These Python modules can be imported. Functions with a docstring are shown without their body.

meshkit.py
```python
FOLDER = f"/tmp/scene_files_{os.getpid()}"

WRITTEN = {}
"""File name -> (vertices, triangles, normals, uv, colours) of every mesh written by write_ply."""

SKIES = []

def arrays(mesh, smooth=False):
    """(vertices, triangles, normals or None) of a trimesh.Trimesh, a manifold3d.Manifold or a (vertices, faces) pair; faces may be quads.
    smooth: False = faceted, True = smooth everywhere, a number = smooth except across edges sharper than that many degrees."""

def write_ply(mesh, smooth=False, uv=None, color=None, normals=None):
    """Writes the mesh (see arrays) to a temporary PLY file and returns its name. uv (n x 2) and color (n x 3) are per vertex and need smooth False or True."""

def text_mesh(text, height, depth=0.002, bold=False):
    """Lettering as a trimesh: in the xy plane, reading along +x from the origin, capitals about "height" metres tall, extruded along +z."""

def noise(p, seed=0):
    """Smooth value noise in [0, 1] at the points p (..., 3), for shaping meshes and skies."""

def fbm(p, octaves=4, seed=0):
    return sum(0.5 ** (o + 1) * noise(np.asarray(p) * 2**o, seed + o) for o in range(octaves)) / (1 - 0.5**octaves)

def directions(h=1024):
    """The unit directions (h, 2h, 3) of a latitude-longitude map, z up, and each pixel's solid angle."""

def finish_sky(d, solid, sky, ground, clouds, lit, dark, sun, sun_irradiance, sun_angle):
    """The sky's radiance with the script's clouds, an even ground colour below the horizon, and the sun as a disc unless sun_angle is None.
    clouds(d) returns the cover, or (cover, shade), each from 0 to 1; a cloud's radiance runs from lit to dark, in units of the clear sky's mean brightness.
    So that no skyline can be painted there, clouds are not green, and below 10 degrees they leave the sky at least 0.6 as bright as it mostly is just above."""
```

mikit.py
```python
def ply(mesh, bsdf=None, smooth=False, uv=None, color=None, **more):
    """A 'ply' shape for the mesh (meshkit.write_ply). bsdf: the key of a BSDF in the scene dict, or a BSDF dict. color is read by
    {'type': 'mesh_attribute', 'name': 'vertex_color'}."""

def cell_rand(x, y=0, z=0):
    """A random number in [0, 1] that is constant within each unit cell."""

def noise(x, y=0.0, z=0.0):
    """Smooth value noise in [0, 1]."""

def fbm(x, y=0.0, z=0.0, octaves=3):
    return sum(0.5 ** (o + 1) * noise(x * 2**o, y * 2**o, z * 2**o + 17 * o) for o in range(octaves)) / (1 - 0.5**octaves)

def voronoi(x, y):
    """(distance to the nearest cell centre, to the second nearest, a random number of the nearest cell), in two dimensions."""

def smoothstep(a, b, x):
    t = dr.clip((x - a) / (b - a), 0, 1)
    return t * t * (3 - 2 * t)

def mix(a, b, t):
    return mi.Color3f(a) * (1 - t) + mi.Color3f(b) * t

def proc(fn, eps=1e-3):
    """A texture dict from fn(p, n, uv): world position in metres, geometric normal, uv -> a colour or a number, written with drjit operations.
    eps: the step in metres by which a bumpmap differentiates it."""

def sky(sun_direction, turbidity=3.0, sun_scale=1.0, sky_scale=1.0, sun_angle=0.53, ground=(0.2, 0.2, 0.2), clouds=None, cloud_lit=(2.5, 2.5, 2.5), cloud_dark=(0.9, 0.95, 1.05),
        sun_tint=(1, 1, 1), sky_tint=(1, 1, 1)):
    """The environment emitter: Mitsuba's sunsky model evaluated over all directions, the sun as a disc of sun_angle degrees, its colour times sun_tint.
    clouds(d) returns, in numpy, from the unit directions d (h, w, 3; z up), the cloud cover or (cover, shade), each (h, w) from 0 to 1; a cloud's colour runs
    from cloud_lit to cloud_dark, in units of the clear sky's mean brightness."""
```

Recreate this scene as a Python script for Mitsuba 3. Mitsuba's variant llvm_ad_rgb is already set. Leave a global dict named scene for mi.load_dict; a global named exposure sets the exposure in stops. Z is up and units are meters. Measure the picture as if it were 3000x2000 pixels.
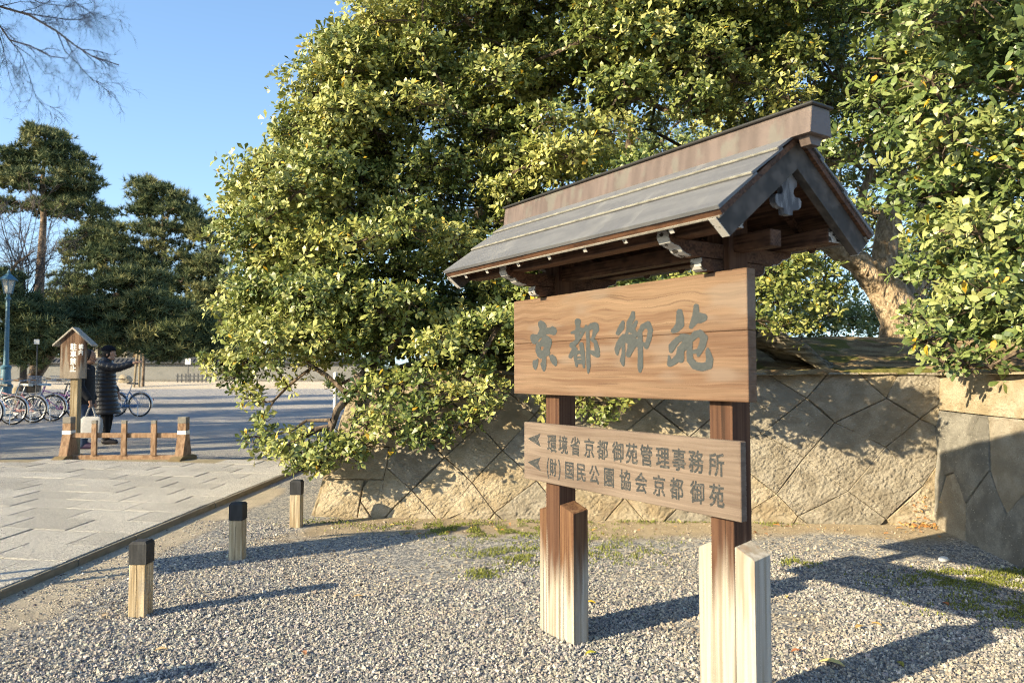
import math, random
import numpy as np, trimesh, manifold3d as m3
import drjit as dr, mitsuba as mi
import mikit, meshkit
from mikit import noise, fbm, voronoi, cell_rand, smoothstep, mix, proc
from shapely.geometry import Polygon, Point, box as sbox, LineString
from shapely import union_all, affinity
T4 = mi.ScalarTransform4f
scene, labels = {}, {}
rnd = np.random.default_rng(7)

# ------------------------------------------------------------------ camera, sky, exposure
F_PX, PITCH, ROLL, CAM_H = 2192.0, math.radians(2.512), math.radians(-0.054), 1.15
def cam_ray(u, v):
    a, b = u - 1500, v - 1000
    cr, sr = math.cos(-ROLL), math.sin(-ROLL)
    a, b = a * cr - b * sr, a * sr + b * cr
    x, y, z = a / F_PX, 1.0, -b / F_PX
    c, s = math.cos(PITCH), math.sin(PITCH)
    return np.array([x, y * c - z * s, y * s + z * c])
def at(u, v, Y):
    d = cam_ray(u, v)
    return np.array([0, 0, CAM_H]) + d * (Y / d[1])
def ground_at(u, v, z=0.0):
    d = cam_ray(u, v)
    return np.array([0, 0, CAM_H]) + d * ((z - CAM_H) / d[2])
fwd = np.array([0, math.cos(PITCH), math.sin(PITCH)])
up0 = np.array([0, -math.sin(PITCH), math.cos(PITCH)])
rgt = np.array([1.0, 0, 0])
upv = up0 * math.cos(-ROLL) + rgt * math.sin(-ROLL)
scene['camera'] = {'type': 'thinlens', 'fov': math.degrees(2 * math.atan(1500 / F_PX)), 'fov_axis': 'x',
    'near_clip': 0.05, 'far_clip': 2000.0, 'aperture_radius': 0.0035, 'focus_distance': 4.2,
    'to_world': T4().look_at(origin=[0, 0, CAM_H], target=list(np.array([0, 0, CAM_H]) + fwd), up=list(upv))}
SUN_AZ, SUN_EL = math.radians(57.5), math.radians(20.4)
SUN = np.array([-math.sin(SUN_AZ) * math.cos(SUN_EL), -math.cos(SUN_AZ) * math.cos(SUN_EL), math.sin(SUN_EL)])
scene['sky'] = mikit.sky(SUN.tolist(), turbidity=3.0, sun_scale=1.3, sky_scale=1.3, ground=(0.25, 0.23, 0.2), sun_tint=(0.94, 1.05, 1.2), sky_tint=(0.97, 1.02, 1.14))
exposure = 2.82

# ------------------------------------------------------------------ helpers
def uniq(key):
    if key not in scene and key not in roots: return key
    i = 1
    while f'{key}_{i:03d}' in scene or f'{key}_{i:03d}' in roots: i += 1
    return f'{key}_{i:03d}'
roots = set()
def thing(name, label, cat, group=None, kind=None):
    key = uniq(name); roots.add(key)
    labels[key] = {'label': label}
    if cat: labels[key]['category'] = cat
    if group: labels[key]['group'] = group
    if kind: labels[key]['kind'] = kind
    return key
def put(parent, name, mesh, bsdf, smooth=False, color=None, uv=None, label=None, kind=None):
    key = uniq(f'{parent}__{name}' if parent else name)
    scene[key] = mikit.ply(mesh, bsdf, smooth=smooth, color=color, uv=uv)
    if label or kind:
        labels[key] = {}
        if label: labels[key]['label'] = label
        if kind: labels[key]['kind'] = kind
    return key
def single(name, label, cat, mesh, bsdf, smooth=False, color=None, group=None, kind=None):
    key = thing(name, label, cat, group, kind)
    scene[key] = mikit.ply(mesh, bsdf, smooth=smooth, color=color)
    return key
class Acc:
    def __init__(s): s.v, s.f, s.c, s.n = [], [], [], 0
    def add(s, v, f, c=None):
        v = np.asarray(v, float); f = np.asarray(f, int)
        s.v.append(v); s.f.append(f + s.n); s.n += len(v)
        if c is not None:
            c = np.asarray(c, float); s.c.append(np.broadcast_to(c, (len(v), 3)))
        return s
    def mesh(s): return (np.vstack(s.v), np.vstack(s.f))
    def col(s): return np.vstack(s.c) if s.c else None
def vf(m):
    if isinstance(m, tuple): return m
    if hasattr(m, 'to_mesh'):
        q = m.to_mesh(); return np.array(q.vert_properties[:, :3], float), np.array(q.tri_verts)
    return np.array(m.vertices), np.array(m.faces)
def join(*ms):
    a = Acc()
    for m in ms: a.add(*vf(m))
    return a.mesh()
def cbox(lo, hi, ch=0.003):
    lo, hi = np.minimum(lo, hi).astype(float), np.maximum(lo, hi).astype(float)
    ch = min(ch, 0.45 * float((hi - lo).min()))
    pts = []
    for i in np.ndindex(2, 2, 2):
        c = np.where(i, hi, lo); s = np.where(i, -1, 1)
        for k in range(3):
            q = c + s * ch; q[k] = c[k]; pts.append(q)
    return vf(trimesh.Trimesh(np.array(pts), process=False).convex_hull)
def hull(pts): return vf(trimesh.Trimesh(np.asarray(pts, float), process=False).convex_hull)
def xf(m, R=None, t=(0, 0, 0)):
    v, f = vf(m)
    if R is not None: v = v @ np.asarray(R).T
    return v + np.asarray(t), f
def rotz(a):
    c, s = math.cos(a), math.sin(a); return np.array([[c, -s, 0], [s, c, 0], [0, 0, 1.0]])
def prism(poly, h, frame):
    """poly in (a,b) extruded by h along c; frame = (origin, A, B, C)."""
    m = trimesh.creation.extrude_polygon(poly, h, engine='earcut')
    o, A, B, C = [np.asarray(q, float) for q in frame]
    v = np.array(m.vertices); return o + v[:, :1] * A + v[:, 1:2] * B + v[:, 2:3] * C, np.array(m.faces)
def tube(P, R, n=6, cap=True):
    P = np.asarray(P, float); R = np.broadcast_to(np.asarray(R, float), (len(P),))
    t = np.gradient(P, axis=0); t /= np.linalg.norm(t, axis=1, keepdims=True) + 1e-12
    ref = np.array([0, 0, 1.0]) if abs(t[0, 2]) < 0.9 else np.array([1.0, 0, 0])
    a = np.cross(t, ref); a /= np.linalg.norm(a, axis=1, keepdims=True) + 1e-12
    b = np.cross(t, a)
    th = np.arange(n) * 2 * np.pi / n
    ring = P[:, None] + R[:, None, None] * (np.cos(th)[None, :, None] * a[:, None] + np.sin(th)[None, :, None] * b[:, None])
    v = ring.reshape(-1, 3); k = len(P); i = np.arange(n); j = (i + 1) % n
    f = []
    for s in range(k - 1):
        f.append(np.c_[s * n + i, s * n + j, (s + 1) * n + j]); f.append(np.c_[s * n + i, (s + 1) * n + j, (s + 1) * n + i])
    f = np.vstack(f)
    if cap:
        v = np.vstack([v, P[:1], P[-1:]])
        f = np.vstack([f, np.c_[j, i, np.full(n, k * n)], np.c_[(k - 1) * n + i, (k - 1) * n + j, np.full(n, k * n + 1)]])
    return v, f[:, ::-1]
def torus(R, r, nR=40, nr=8):
    A = np.arange(nR) * 2 * np.pi / nR; B = np.arange(nr) * 2 * np.pi / nr
    a, b = np.meshgrid(A, B, indexing='ij')
    v = np.stack([(R + r * np.cos(b)) * np.cos(a), r * np.sin(b), (R + r * np.cos(b)) * np.sin(a)], -1).reshape(-1, 3)
    i, j = np.meshgrid(np.arange(nR), np.arange(nr), indexing='ij'); i2, j2 = (i + 1) % nR, (j + 1) % nr
    q = lambda x, y: (x * nr + y).ravel()
    return v, np.vstack([np.c_[q(i, j), q(i, j2), q(i2, j2)], np.c_[q(i, j), q(i2, j2), q(i2, j)]])

# ------------------------------------------------------------------ materials
ALB = 0.83
def M(name, fn, rough=0.8, spec=0.3, bump=None, bscale=0.0, eps=2e-3, **kw):
    base = {'type': 'principled', 'base_color': (proc(lambda p, n, uv: fn(p, n, uv) * ALB) if callable(fn) else {'type': 'rgb', 'value': [q * ALB for q in fn]}), 'roughness': rough, 'specular': spec, **kw}
    if bump is not None:
        base = {'type': 'bumpmap', 'arbitrary': proc(bump, eps=eps), 'scale': bscale, 'bsdf': base}
    scene[name] = {'type': 'twosided', 'bsdf': base}
    return name
def MV(name, rough=0.7, spec=0.3, **kw):
    scene[name] = {'type': 'twosided', 'bsdf': {'type': 'principled', 'base_color': {'type': 'mesh_attribute', 'name': 'vertex_color'}, 'roughness': rough, 'specular': spec, **kw}}
    return name
def MLEAF(name, rough, spec, trans, w):
    col = {'type': 'mesh_attribute', 'name': 'vertex_color'}
    scene[name] = {'type': 'blendbsdf', 'weight': w,
        'bsdf_a': {'type': 'twosided', 'bsdf': {'type': 'principled', 'base_color': col, 'roughness': rough, 'specular': spec}},
        'bsdf_b': {'type': 'principledthin', 'base_color': col, 'roughness': 0.6, 'diff_trans': trans}}
    return name

# sign frame: u along the boards to the right, d away from the viewer
SX0, SY0, SYAW = 0.0084, 3.5153, -0.9875
SE = np.array([math.cos(SYAW), math.sin(SYAW), 0.0]); SN = np.array([-SE[1], SE[0], 0.0]); SO = np.array([SX0, SY0, 0.0])
SR = np.stack([SE, SN, [0, 0, 1.0]], 1)
def sg(m): return xf(m, SR, SO)
def loc(p):
    a, b = p.x - SX0, p.y - SY0
    return a * float(SE[0]) + b * float(SE[1]), a * float(SN[0]) + b * float(SN[1]), p.z

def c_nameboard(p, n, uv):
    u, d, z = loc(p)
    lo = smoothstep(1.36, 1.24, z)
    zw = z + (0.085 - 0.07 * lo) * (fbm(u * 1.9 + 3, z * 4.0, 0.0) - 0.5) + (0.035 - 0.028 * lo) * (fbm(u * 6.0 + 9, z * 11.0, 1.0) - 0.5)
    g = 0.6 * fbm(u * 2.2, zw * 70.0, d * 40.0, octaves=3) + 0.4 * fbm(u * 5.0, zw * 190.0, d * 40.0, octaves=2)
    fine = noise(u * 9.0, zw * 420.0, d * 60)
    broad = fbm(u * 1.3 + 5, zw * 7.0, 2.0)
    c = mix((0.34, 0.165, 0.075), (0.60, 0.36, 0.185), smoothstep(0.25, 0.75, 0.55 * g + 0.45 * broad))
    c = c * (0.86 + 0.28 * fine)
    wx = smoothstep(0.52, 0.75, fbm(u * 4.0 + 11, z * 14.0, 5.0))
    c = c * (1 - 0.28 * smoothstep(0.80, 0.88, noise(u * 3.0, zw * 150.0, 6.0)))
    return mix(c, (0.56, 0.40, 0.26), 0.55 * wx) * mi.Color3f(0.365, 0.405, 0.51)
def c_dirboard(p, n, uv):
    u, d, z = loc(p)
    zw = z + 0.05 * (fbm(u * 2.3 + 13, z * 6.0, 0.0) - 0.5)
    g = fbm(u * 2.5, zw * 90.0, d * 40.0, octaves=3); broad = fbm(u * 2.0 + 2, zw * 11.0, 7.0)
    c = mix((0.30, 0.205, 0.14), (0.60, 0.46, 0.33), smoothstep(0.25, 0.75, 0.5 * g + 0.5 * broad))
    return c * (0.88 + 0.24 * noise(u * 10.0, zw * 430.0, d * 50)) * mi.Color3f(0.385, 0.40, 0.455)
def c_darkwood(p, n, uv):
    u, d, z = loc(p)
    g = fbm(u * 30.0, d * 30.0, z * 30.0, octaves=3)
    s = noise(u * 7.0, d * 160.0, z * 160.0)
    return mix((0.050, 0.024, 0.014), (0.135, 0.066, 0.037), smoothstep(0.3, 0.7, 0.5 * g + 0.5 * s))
def c_post(p, n, uv):
    u, d, z = loc(p)
    s1 = fbm(u * 70.0, d * 70.0, z * 1.2, octaves=3); s2 = noise(u * 230.0, d * 230.0, z * 3.0)
    c = mix((0.145, 0.068, 0.041), (0.315, 0.162, 0.097), smoothstep(0.25, 0.75, 0.6 * s1 + 0.4 * s2))
    pale = mix((0.50, 0.42, 0.32), (0.80, 0.76, 0.68), smoothstep(0.25, 0.75, s1)) * (0.86 + 0.2 * s2)
    right = smoothstep(0.6, 0.9, u)
    streak = fbm(u * 38.0 + 4, d * 38.0, z * 2.2, octaves=3)
    hb = 0.30 + 0.20 * right
    t = smoothstep(0.20, 0.80, 0.5 + (streak - 0.5) * 1.1 + (hb - z) * 2.4)
    ck = 1 - 0.5 * smoothstep(0.83, 0.88, noise(u * 85.0, d * 85.0, z * 0.8 + 3))
    return mix(c * 0.42, pale * 0.60, t) * ck
def c_support(p, n, uv):
    u, d, z = loc(p)
    s1 = fbm(u * 70.0 + 7, d * 70.0, z * 1.3, octaves=3); s2 = noise(u * 230.0, d * 230.0, z * 3.0)
    c = mix((0.17, 0.082, 0.045), (0.40, 0.215, 0.115), smoothstep(0.25, 0.75, 0.6 * s1 + 0.4 * s2))
    pale = mix((0.52, 0.45, 0.35), (0.84, 0.80, 0.72), smoothstep(0.25, 0.75, s1)) * (0.86 + 0.2 * s2)
    right = smoothstep(0.6, 0.9, u)
    streak = fbm(u * 34.0 + 14, d * 34.0, z * 2.0, octaves=3)
    t = smoothstep(0.20, 0.80, 0.5 + (streak - 0.5) * 1.1 + (0.29 + 0.6 * right - z) * 2.2)
    ck = 1 - 0.5 * smoothstep(0.83, 0.88, noise(u * 80.0 + 5, d * 80.0, z * 0.9))
    stain = smoothstep(0.62, 0.74, fbm(u * 25.0, d * 25.0, z * 2.0 + 4, octaves=3))
    return mix(mix(c * 0.48, pale * 0.60, t), mi.Color3f(0.27, 0.16, 0.085), 0.5 * stain) * ck
def b_grain(p, n, uv): return noise(p.x * 170.0, p.y * 170.0, p.z * 6.0)
def b_board(p, n, uv):
    u, d, z = loc(p); return noise(u * 8.0, z * 260.0, d * 50.0)
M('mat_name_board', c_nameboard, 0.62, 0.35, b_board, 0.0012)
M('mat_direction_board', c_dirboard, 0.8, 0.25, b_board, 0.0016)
M('mat_dark_wood', c_darkwood, 0.7, 0.3)
M('mat_post', c_post, 0.75, 0.25, b_grain, 0.0016)
M('mat_support', c_support, 0.8, 0.25, b_grain, 0.0016)
def c_whitend(p, n, uv):
    g = fbm(p.x * 60.0, p.y * 60.0, p.z * 60.0, octaves=3)
    return mix((0.46, 0.45, 0.43), (0.05, 0.045, 0.04), smoothstep(0.56, 0.66, g))
M('mat_white_end', c_whitend, 0.8, 0.2)
def c_barge(p, n, uv):
    u, d, z = loc(p)
    g = fbm(d * 25.0, z * 25.0, u * 25.0, octaves=3)
    return mix((0.045, 0.040, 0.036), (0.11, 0.092, 0.080), smoothstep(0.3, 0.7, g))
M('mat_barge', c_barge, 0.7, 0.35)
M('mat_pendant', lambda p, n, uv: mix((0.10, 0.105, 0.12), (0.26, 0.265, 0.28), smoothstep(0.35, 0.65, fbm(p.x * 60.0, p.y * 60.0, p.z * 14.0))), 0.7, 0.3)
def c_roof(p, n, uv):
    u, d, z = loc(p)
    g = fbm(u * 5.0, d * 22.0, z * 22.0, octaves=3); sp = fbm(u * 60.0, d * 60.0, z * 60.0, octaves=2)
    c = mix((0.145, 0.147, 0.150), (0.175, 0.176, 0.175), smoothstep(0.3, 0.7, g)) * (0.92 + 0.16 * sp)
    st = smoothstep(0.76, 0.84, noise(u * 13.0 + z * 6.0, z * 3.0, 4.0)) * smoothstep(0.4, 0.7, fbm(u * 9.0, z * 16.0, 2.0))
    return mix(c, (0.30, 0.295, 0.27), 0.40 * st) * mi.Color3f(0.85, 0.875, 0.95)
M('mat_roof', c_roof, 0.55, 0.4)
def c_ridge(p, n, uv):
    u, d, z = loc(p)
    g = fbm(u * 12.0, z * 3.0, 1.0, octaves=3); s = fbm(u * 45.0, z * 8.0, 3.0, octaves=2)
    c = mix((0.24, 0.175, 0.145), (0.35, 0.26, 0.22), smoothstep(0.3, 0.7, 0.5 * g + 0.5 * s))
    return mix(c, (0.33, 0.32, 0.26), smoothstep(0.55, 0.75, fbm(u * 18.0, z * 12.0, 8.0)) * 0.6) * mi.Color3f(0.45, 0.47, 0.50)
M('mat_ridge', c_ridge, 0.5, 0.4)
M('mat_ridge_cap', (0.035, 0.034, 0.033), 0.5, 0.4)
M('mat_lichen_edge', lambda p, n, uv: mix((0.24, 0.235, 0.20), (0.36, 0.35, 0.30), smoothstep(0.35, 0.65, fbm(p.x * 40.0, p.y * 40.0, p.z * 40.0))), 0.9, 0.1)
M('mat_letter', lambda p, n, uv: mix((0.048, 0.057, 0.062), (0.076, 0.085, 0.089), fbm(p.x * 120.0, p.y * 120.0, p.z * 120.0)), 0.75, 0.25)
M('mat_letter_worn', lambda p, n, uv: mix((0.046, 0.050, 0.053), (0.105, 0.098, 0.092), smoothstep(0.5, 0.75, fbm(p.x * 90.0, p.y * 90.0, p.z * 160.0))), 0.85, 0.2)
def c_bollard(p, n, uv):
    s = fbm(p.x * 90.0, p.y * 90.0, p.z * 3.0, octaves=3); k = smoothstep(0.55, 0.8, fbm(p.x * 30.0, p.y * 30.0, p.z * 7.0))
    return mix(mix((0.36, 0.27, 0.16), (0.66, 0.55, 0.38), smoothstep(0.25, 0.75, s)), (0.30, 0.27, 0.23), 0.5 * k) * 0.92
M('mat_bollard', c_bollard, 0.85, 0.2, b_grain, 0.0015)
M('mat_bollard_black', lambda p, n, uv: mix((0.014, 0.015, 0.017), (0.045, 0.047, 0.052), fbm(p.x * 70.0, p.y * 70.0, p.z * 12.0)), 0.7, 0.35, b_grain, 0.001)
def c_redwood(p, n, uv):
    s = fbm(p.x * 50.0, p.y * 50.0, p.z * 12.0, octaves=3)
    return mix((0.20, 0.120, 0.070), (0.37, 0.245, 0.158), smoothstep(0.25, 0.75, s))
M('mat_redwood', c_redwood, 0.75, 0.25)
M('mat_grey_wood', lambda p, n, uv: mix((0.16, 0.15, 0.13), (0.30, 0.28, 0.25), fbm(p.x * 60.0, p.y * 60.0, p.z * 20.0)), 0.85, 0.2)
M('mat_mossy_wood', lambda p, n, uv: mix((0.15, 0.11, 0.06), (0.32, 0.25, 0.15), fbm(p.x * 40.0, p.y * 40.0, p.z * 40.0)), 0.9, 0.1)
M('mat_white_paint', (0.78, 0.77, 0.74), 0.6, 0.3)
def c_noticeboard(p, n, uv):
    s = fbm(p.x * 60.0, p.y * 8.0, p.z * 3.0, octaves=3); w = fbm(p.x * 30.0 + 5, p.y * 8.0, p.z * 2.0, octaves=3)
    c = mix((0.16, 0.085, 0.05), (0.36, 0.22, 0.14), smoothstep(0.3, 0.7, s))
    return 0.5 * mix(c, mix((0.42, 0.34, 0.26), (0.62, 0.53, 0.43), s), smoothstep(0.42, 0.58, w + (1.33 - p.z) * 0.8))
M('mat_notice_board', c_noticeboard, 0.8, 0.25)
M('mat_pale_post', lambda p, n, uv: mix((0.22, 0.165, 0.095), (0.38, 0.315, 0.21), smoothstep(0.3, 0.7, fbm(p.x * 60.0, p.y * 60.0, p.z * 4.0))), 0.8, 0.2)
M('mat_pale_roof', (0.40, 0.37, 0.32), 0.8, 0.2)
M('mat_white_letter', (0.80, 0.79, 0.76), 0.6, 0.3)

# --- ground
def gravel_color(p, s):
    d1, d2, w = voronoi(p.x * s, p.y * s)
    c = mix((0.16, 0.168, 0.185), (0.47, 0.455, 0.415), smoothstep(0.1, 0.9, w))
    c = dr.select(w > 0.86, mi.Color3f(0.52, 0.48, 0.41), c)
    return c * (0.45 + 0.55 * smoothstep(0.0, 0.22, d2 - d1))
def c_ground(p, n, uv):
    g = gravel_color(p, 62.0)
    far = smoothstep(9.0, 16.0, p.y)
    avg = mix((0.29, 0.285, 0.285), (0.39, 0.37, 0.35), fbm(p.x * 0.9, p.y * 0.9, 0.0)) * (0.82 + 0.36 * fbm(p.x * 7.0, p.y * 7.0, 1.0))
    c = mix(g, avg, far)
    earth = mix((0.26, 0.20, 0.125), (0.42, 0.34, 0.225), fbm(p.x * 9.0, p.y * 9.0, 2.0, octaves=4)) * (0.85 + 0.3 * noise(p.x * 140.0, p.y * 140.0))
    e1 = smoothstep(0.40, 0.60, fbm(p.x * 2.1, p.y * 2.1, 4.0) * 0.55 + smoothstep(4.9, 5.75, p.y) * (1 - smoothstep(6.4, 7.0, p.y)) * smoothstep(-1.9, -1.2, p.x) * 0.42)
    sx = smoothstep(-2.05, -2.40, p.x) * (1 - smoothstep(-2.75, -2.80, p.x)) * (1 - smoothstep(7.0, 8.5, p.y))
    e2 = smoothstep(0.42, 0.62, sx * 0.5 + 0.5 * fbm(p.x * 3.0, p.y * 2.2, 9.0) - 0.02) * smoothstep(-1.8, -2.2, p.x)
    pale = mix((0.34, 0.295, 0.225), (0.48, 0.425, 0.335), fbm(p.x * 9.0, p.y * 9.0, 2.0, octaves=4)) * (0.85 + 0.3 * noise(p.x * 140.0, p.y * 140.0))
    earth = mix(earth, pale, e2)
    return mix(c, earth, dr.clip(dr.maximum(e1 * (1 - far) * 0.85, e2), 0, 1))
def b_ground(p, n, uv):
    d1, d2, w = voronoi(p.x * 62.0, p.y * 62.0)
    return smoothstep(0.0, 0.5, d2 - d1) * (0.4 + 0.6 * w)
M('mat_ground', c_ground, 0.9, 0.15, b_ground, 0.006, eps=2e-3)
MV('mat_gravel', 0.85, 0.2)
def c_paver(p, n, uv):
    g = fbm(p.x * 120.0, p.y * 120.0, p.z * 60.0, octaves=2); b = fbm(p.x * 2.2, p.y * 2.2, 3.0, octaves=3)
    c = mix((0.36, 0.345, 0.31), (0.47, 0.45, 0.405), b) * (0.50 + 0.95 * g)
    return dr.select(noise(p.x * 210.0, p.y * 210.0) > 0.80, mi.Color3f(0.14, 0.135, 0.125), c)
for k, q in enumerate((0.9, 1.0, 1.08)):
    M(f'mat_paver_{k}', (lambda q: lambda p, n, uv: c_paver(p, n, uv) * q)(q), 0.9, 0.15, lambda p, n, uv: fbm(p.x * 90.0, p.y * 90.0, octaves=2), 0.006)
M('mat_paver_joint', lambda p, n, uv: mix((0.16, 0.135, 0.085), (0.34, 0.29, 0.20), fbm(p.x * 25.0, p.y * 25.0)), 0.95, 0.1)
M('mat_kerb', lambda p, n, uv: mix((0.17, 0.15, 0.115), (0.33, 0.30, 0.24), fbm(p.x * 40.0, p.y * 14.0, p.z * 40.0)), 0.95, 0.1)
M('mat_sand', lambda p, n, uv: mix((0.40, 0.33, 0.24), (0.52, 0.45, 0.35), fbm(p.x * 0.4, p.y * 0.4)), 0.95, 0.1)

# --- stone wall
def stone_c(a, b, dk, off, sp):
    def fn(p, n, uv):
        g = fbm(p.x * 9.0 + off, p.y * 9.0, p.z * 9.0, octaves=4); f = fbm(p.x * 130.0, p.y * 130.0, p.z * 130.0, octaves=2)
        c = mix(a, b, smoothstep(0.3, 0.7, g)) * (0.72 + 0.56 * f) * mi.Color3f(0.84, 0.89, 0.98)
        c = mix(c, dk, 0.55 * smoothstep(0.55, 0.72, fbm(p.x * 4.0 + 3 + off, p.y * 4.0, p.z * 4.0, octaves=3)))
        return dr.select(noise(p.x * 85.0 + off, p.y * 85.0, p.z * 85.0) > sp, mi.Color3f(0.40, 0.38, 0.33), c)
    return fn
def b_stone(p, n, uv):
    return fbm(p.x * 52.0 + p.z * 12.0, p.y * 52.0, p.z * 56.0 - p.x * 10.0, octaves=4) + 0.9 * fbm(p.x * 12.0, p.y * 12.0, p.z * 13.0, octaves=2)
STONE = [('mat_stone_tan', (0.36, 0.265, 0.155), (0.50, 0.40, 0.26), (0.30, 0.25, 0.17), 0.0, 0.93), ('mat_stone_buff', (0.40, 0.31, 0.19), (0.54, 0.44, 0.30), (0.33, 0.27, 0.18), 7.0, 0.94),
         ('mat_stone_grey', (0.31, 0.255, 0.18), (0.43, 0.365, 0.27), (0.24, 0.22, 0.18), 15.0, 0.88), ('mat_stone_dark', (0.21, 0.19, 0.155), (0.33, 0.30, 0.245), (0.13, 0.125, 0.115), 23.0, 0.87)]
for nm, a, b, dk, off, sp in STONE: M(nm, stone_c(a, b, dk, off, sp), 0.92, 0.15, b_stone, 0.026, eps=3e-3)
M('mat_wall_core', (0.20, 0.16, 0.11), 0.95, 0.1)
def c_bank(p, n, uv):
    g = fbm(p.x * 7.0, p.y * 7.0, p.z * 7.0, octaves=4); f = noise(p.x * 90.0, p.y * 90.0, p.z * 90.0)
    c = mix((0.17, 0.12, 0.07), (0.36, 0.275, 0.165), smoothstep(0.3, 0.7, g)) * (0.75 + 0.5 * f)
    return mix(c, (0.13, 0.14, 0.035), 0.8 * smoothstep(0.50, 0.64, fbm(p.x * 3.1 + 8, p.y * 3.1, 1.0, octaves=3)))
M('mat_bank', c_bank, 0.95, 0.1, lambda p, n, uv: fbm(p.x * 40.0, p.y * 40.0, p.z * 40.0, octaves=3), 0.02, eps=4e-3)

# --- plants
MLEAF('mat_leaf', 0.42, 0.7, 1.1, 0.28)
MLEAF('mat_needle', 0.6, 0.3, 0.8, 0.25)
MV('mat_litter', 0.8, 0.2)
def c_bark(p, n, uv):
    g = fbm(p.x * 22.0, p.y * 22.0, p.z * 9.0, octaves=4)
    return mix((0.06, 0.045, 0.033), (0.20, 0.155, 0.115), smoothstep(0.3, 0.7, g))
M('mat_bark', c_bark, 0.9, 0.1, lambda p, n, uv: fbm(p.x * 45.0, p.y * 45.0, p.z * 16.0, octaves=3), 0.02, eps=3e-3)
def c_palebark(p, n, uv):
    g = fbm(p.x * 16.0, p.y * 16.0, p.z * 7.0, octaves=4); f = fbm(p.x * 60.0, p.y * 60.0, p.z * 22.0, octaves=2)
    return mix((0.30, 0.225, 0.15), (0.60, 0.48, 0.34), smoothstep(0.3, 0.7, 0.5 * g + 0.5 * f))
M('mat_pale_bark', c_palebark, 0.9, 0.1, lambda p, n, uv: fbm(p.x * 30.0, p.y * 30.0, p.z * 10.0, octaves=4), 0.11, eps=4e-3)
def c_pinebark(p, n, uv):
    g = fbm(p.x * 9.0, p.y * 9.0, p.z * 5.0, octaves=4)
    return mix((0.10, 0.075, 0.055), (0.30, 0.22, 0.155), smoothstep(0.3, 0.7, g))
M('mat_pine_bark', c_pinebark, 0.9, 0.1)
M('mat_twig', (0.045, 0.037, 0.036), 0.9, 0.1)
M('mat_bare_bark', (0.135, 0.115, 0.105), 0.9, 0.1)
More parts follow.
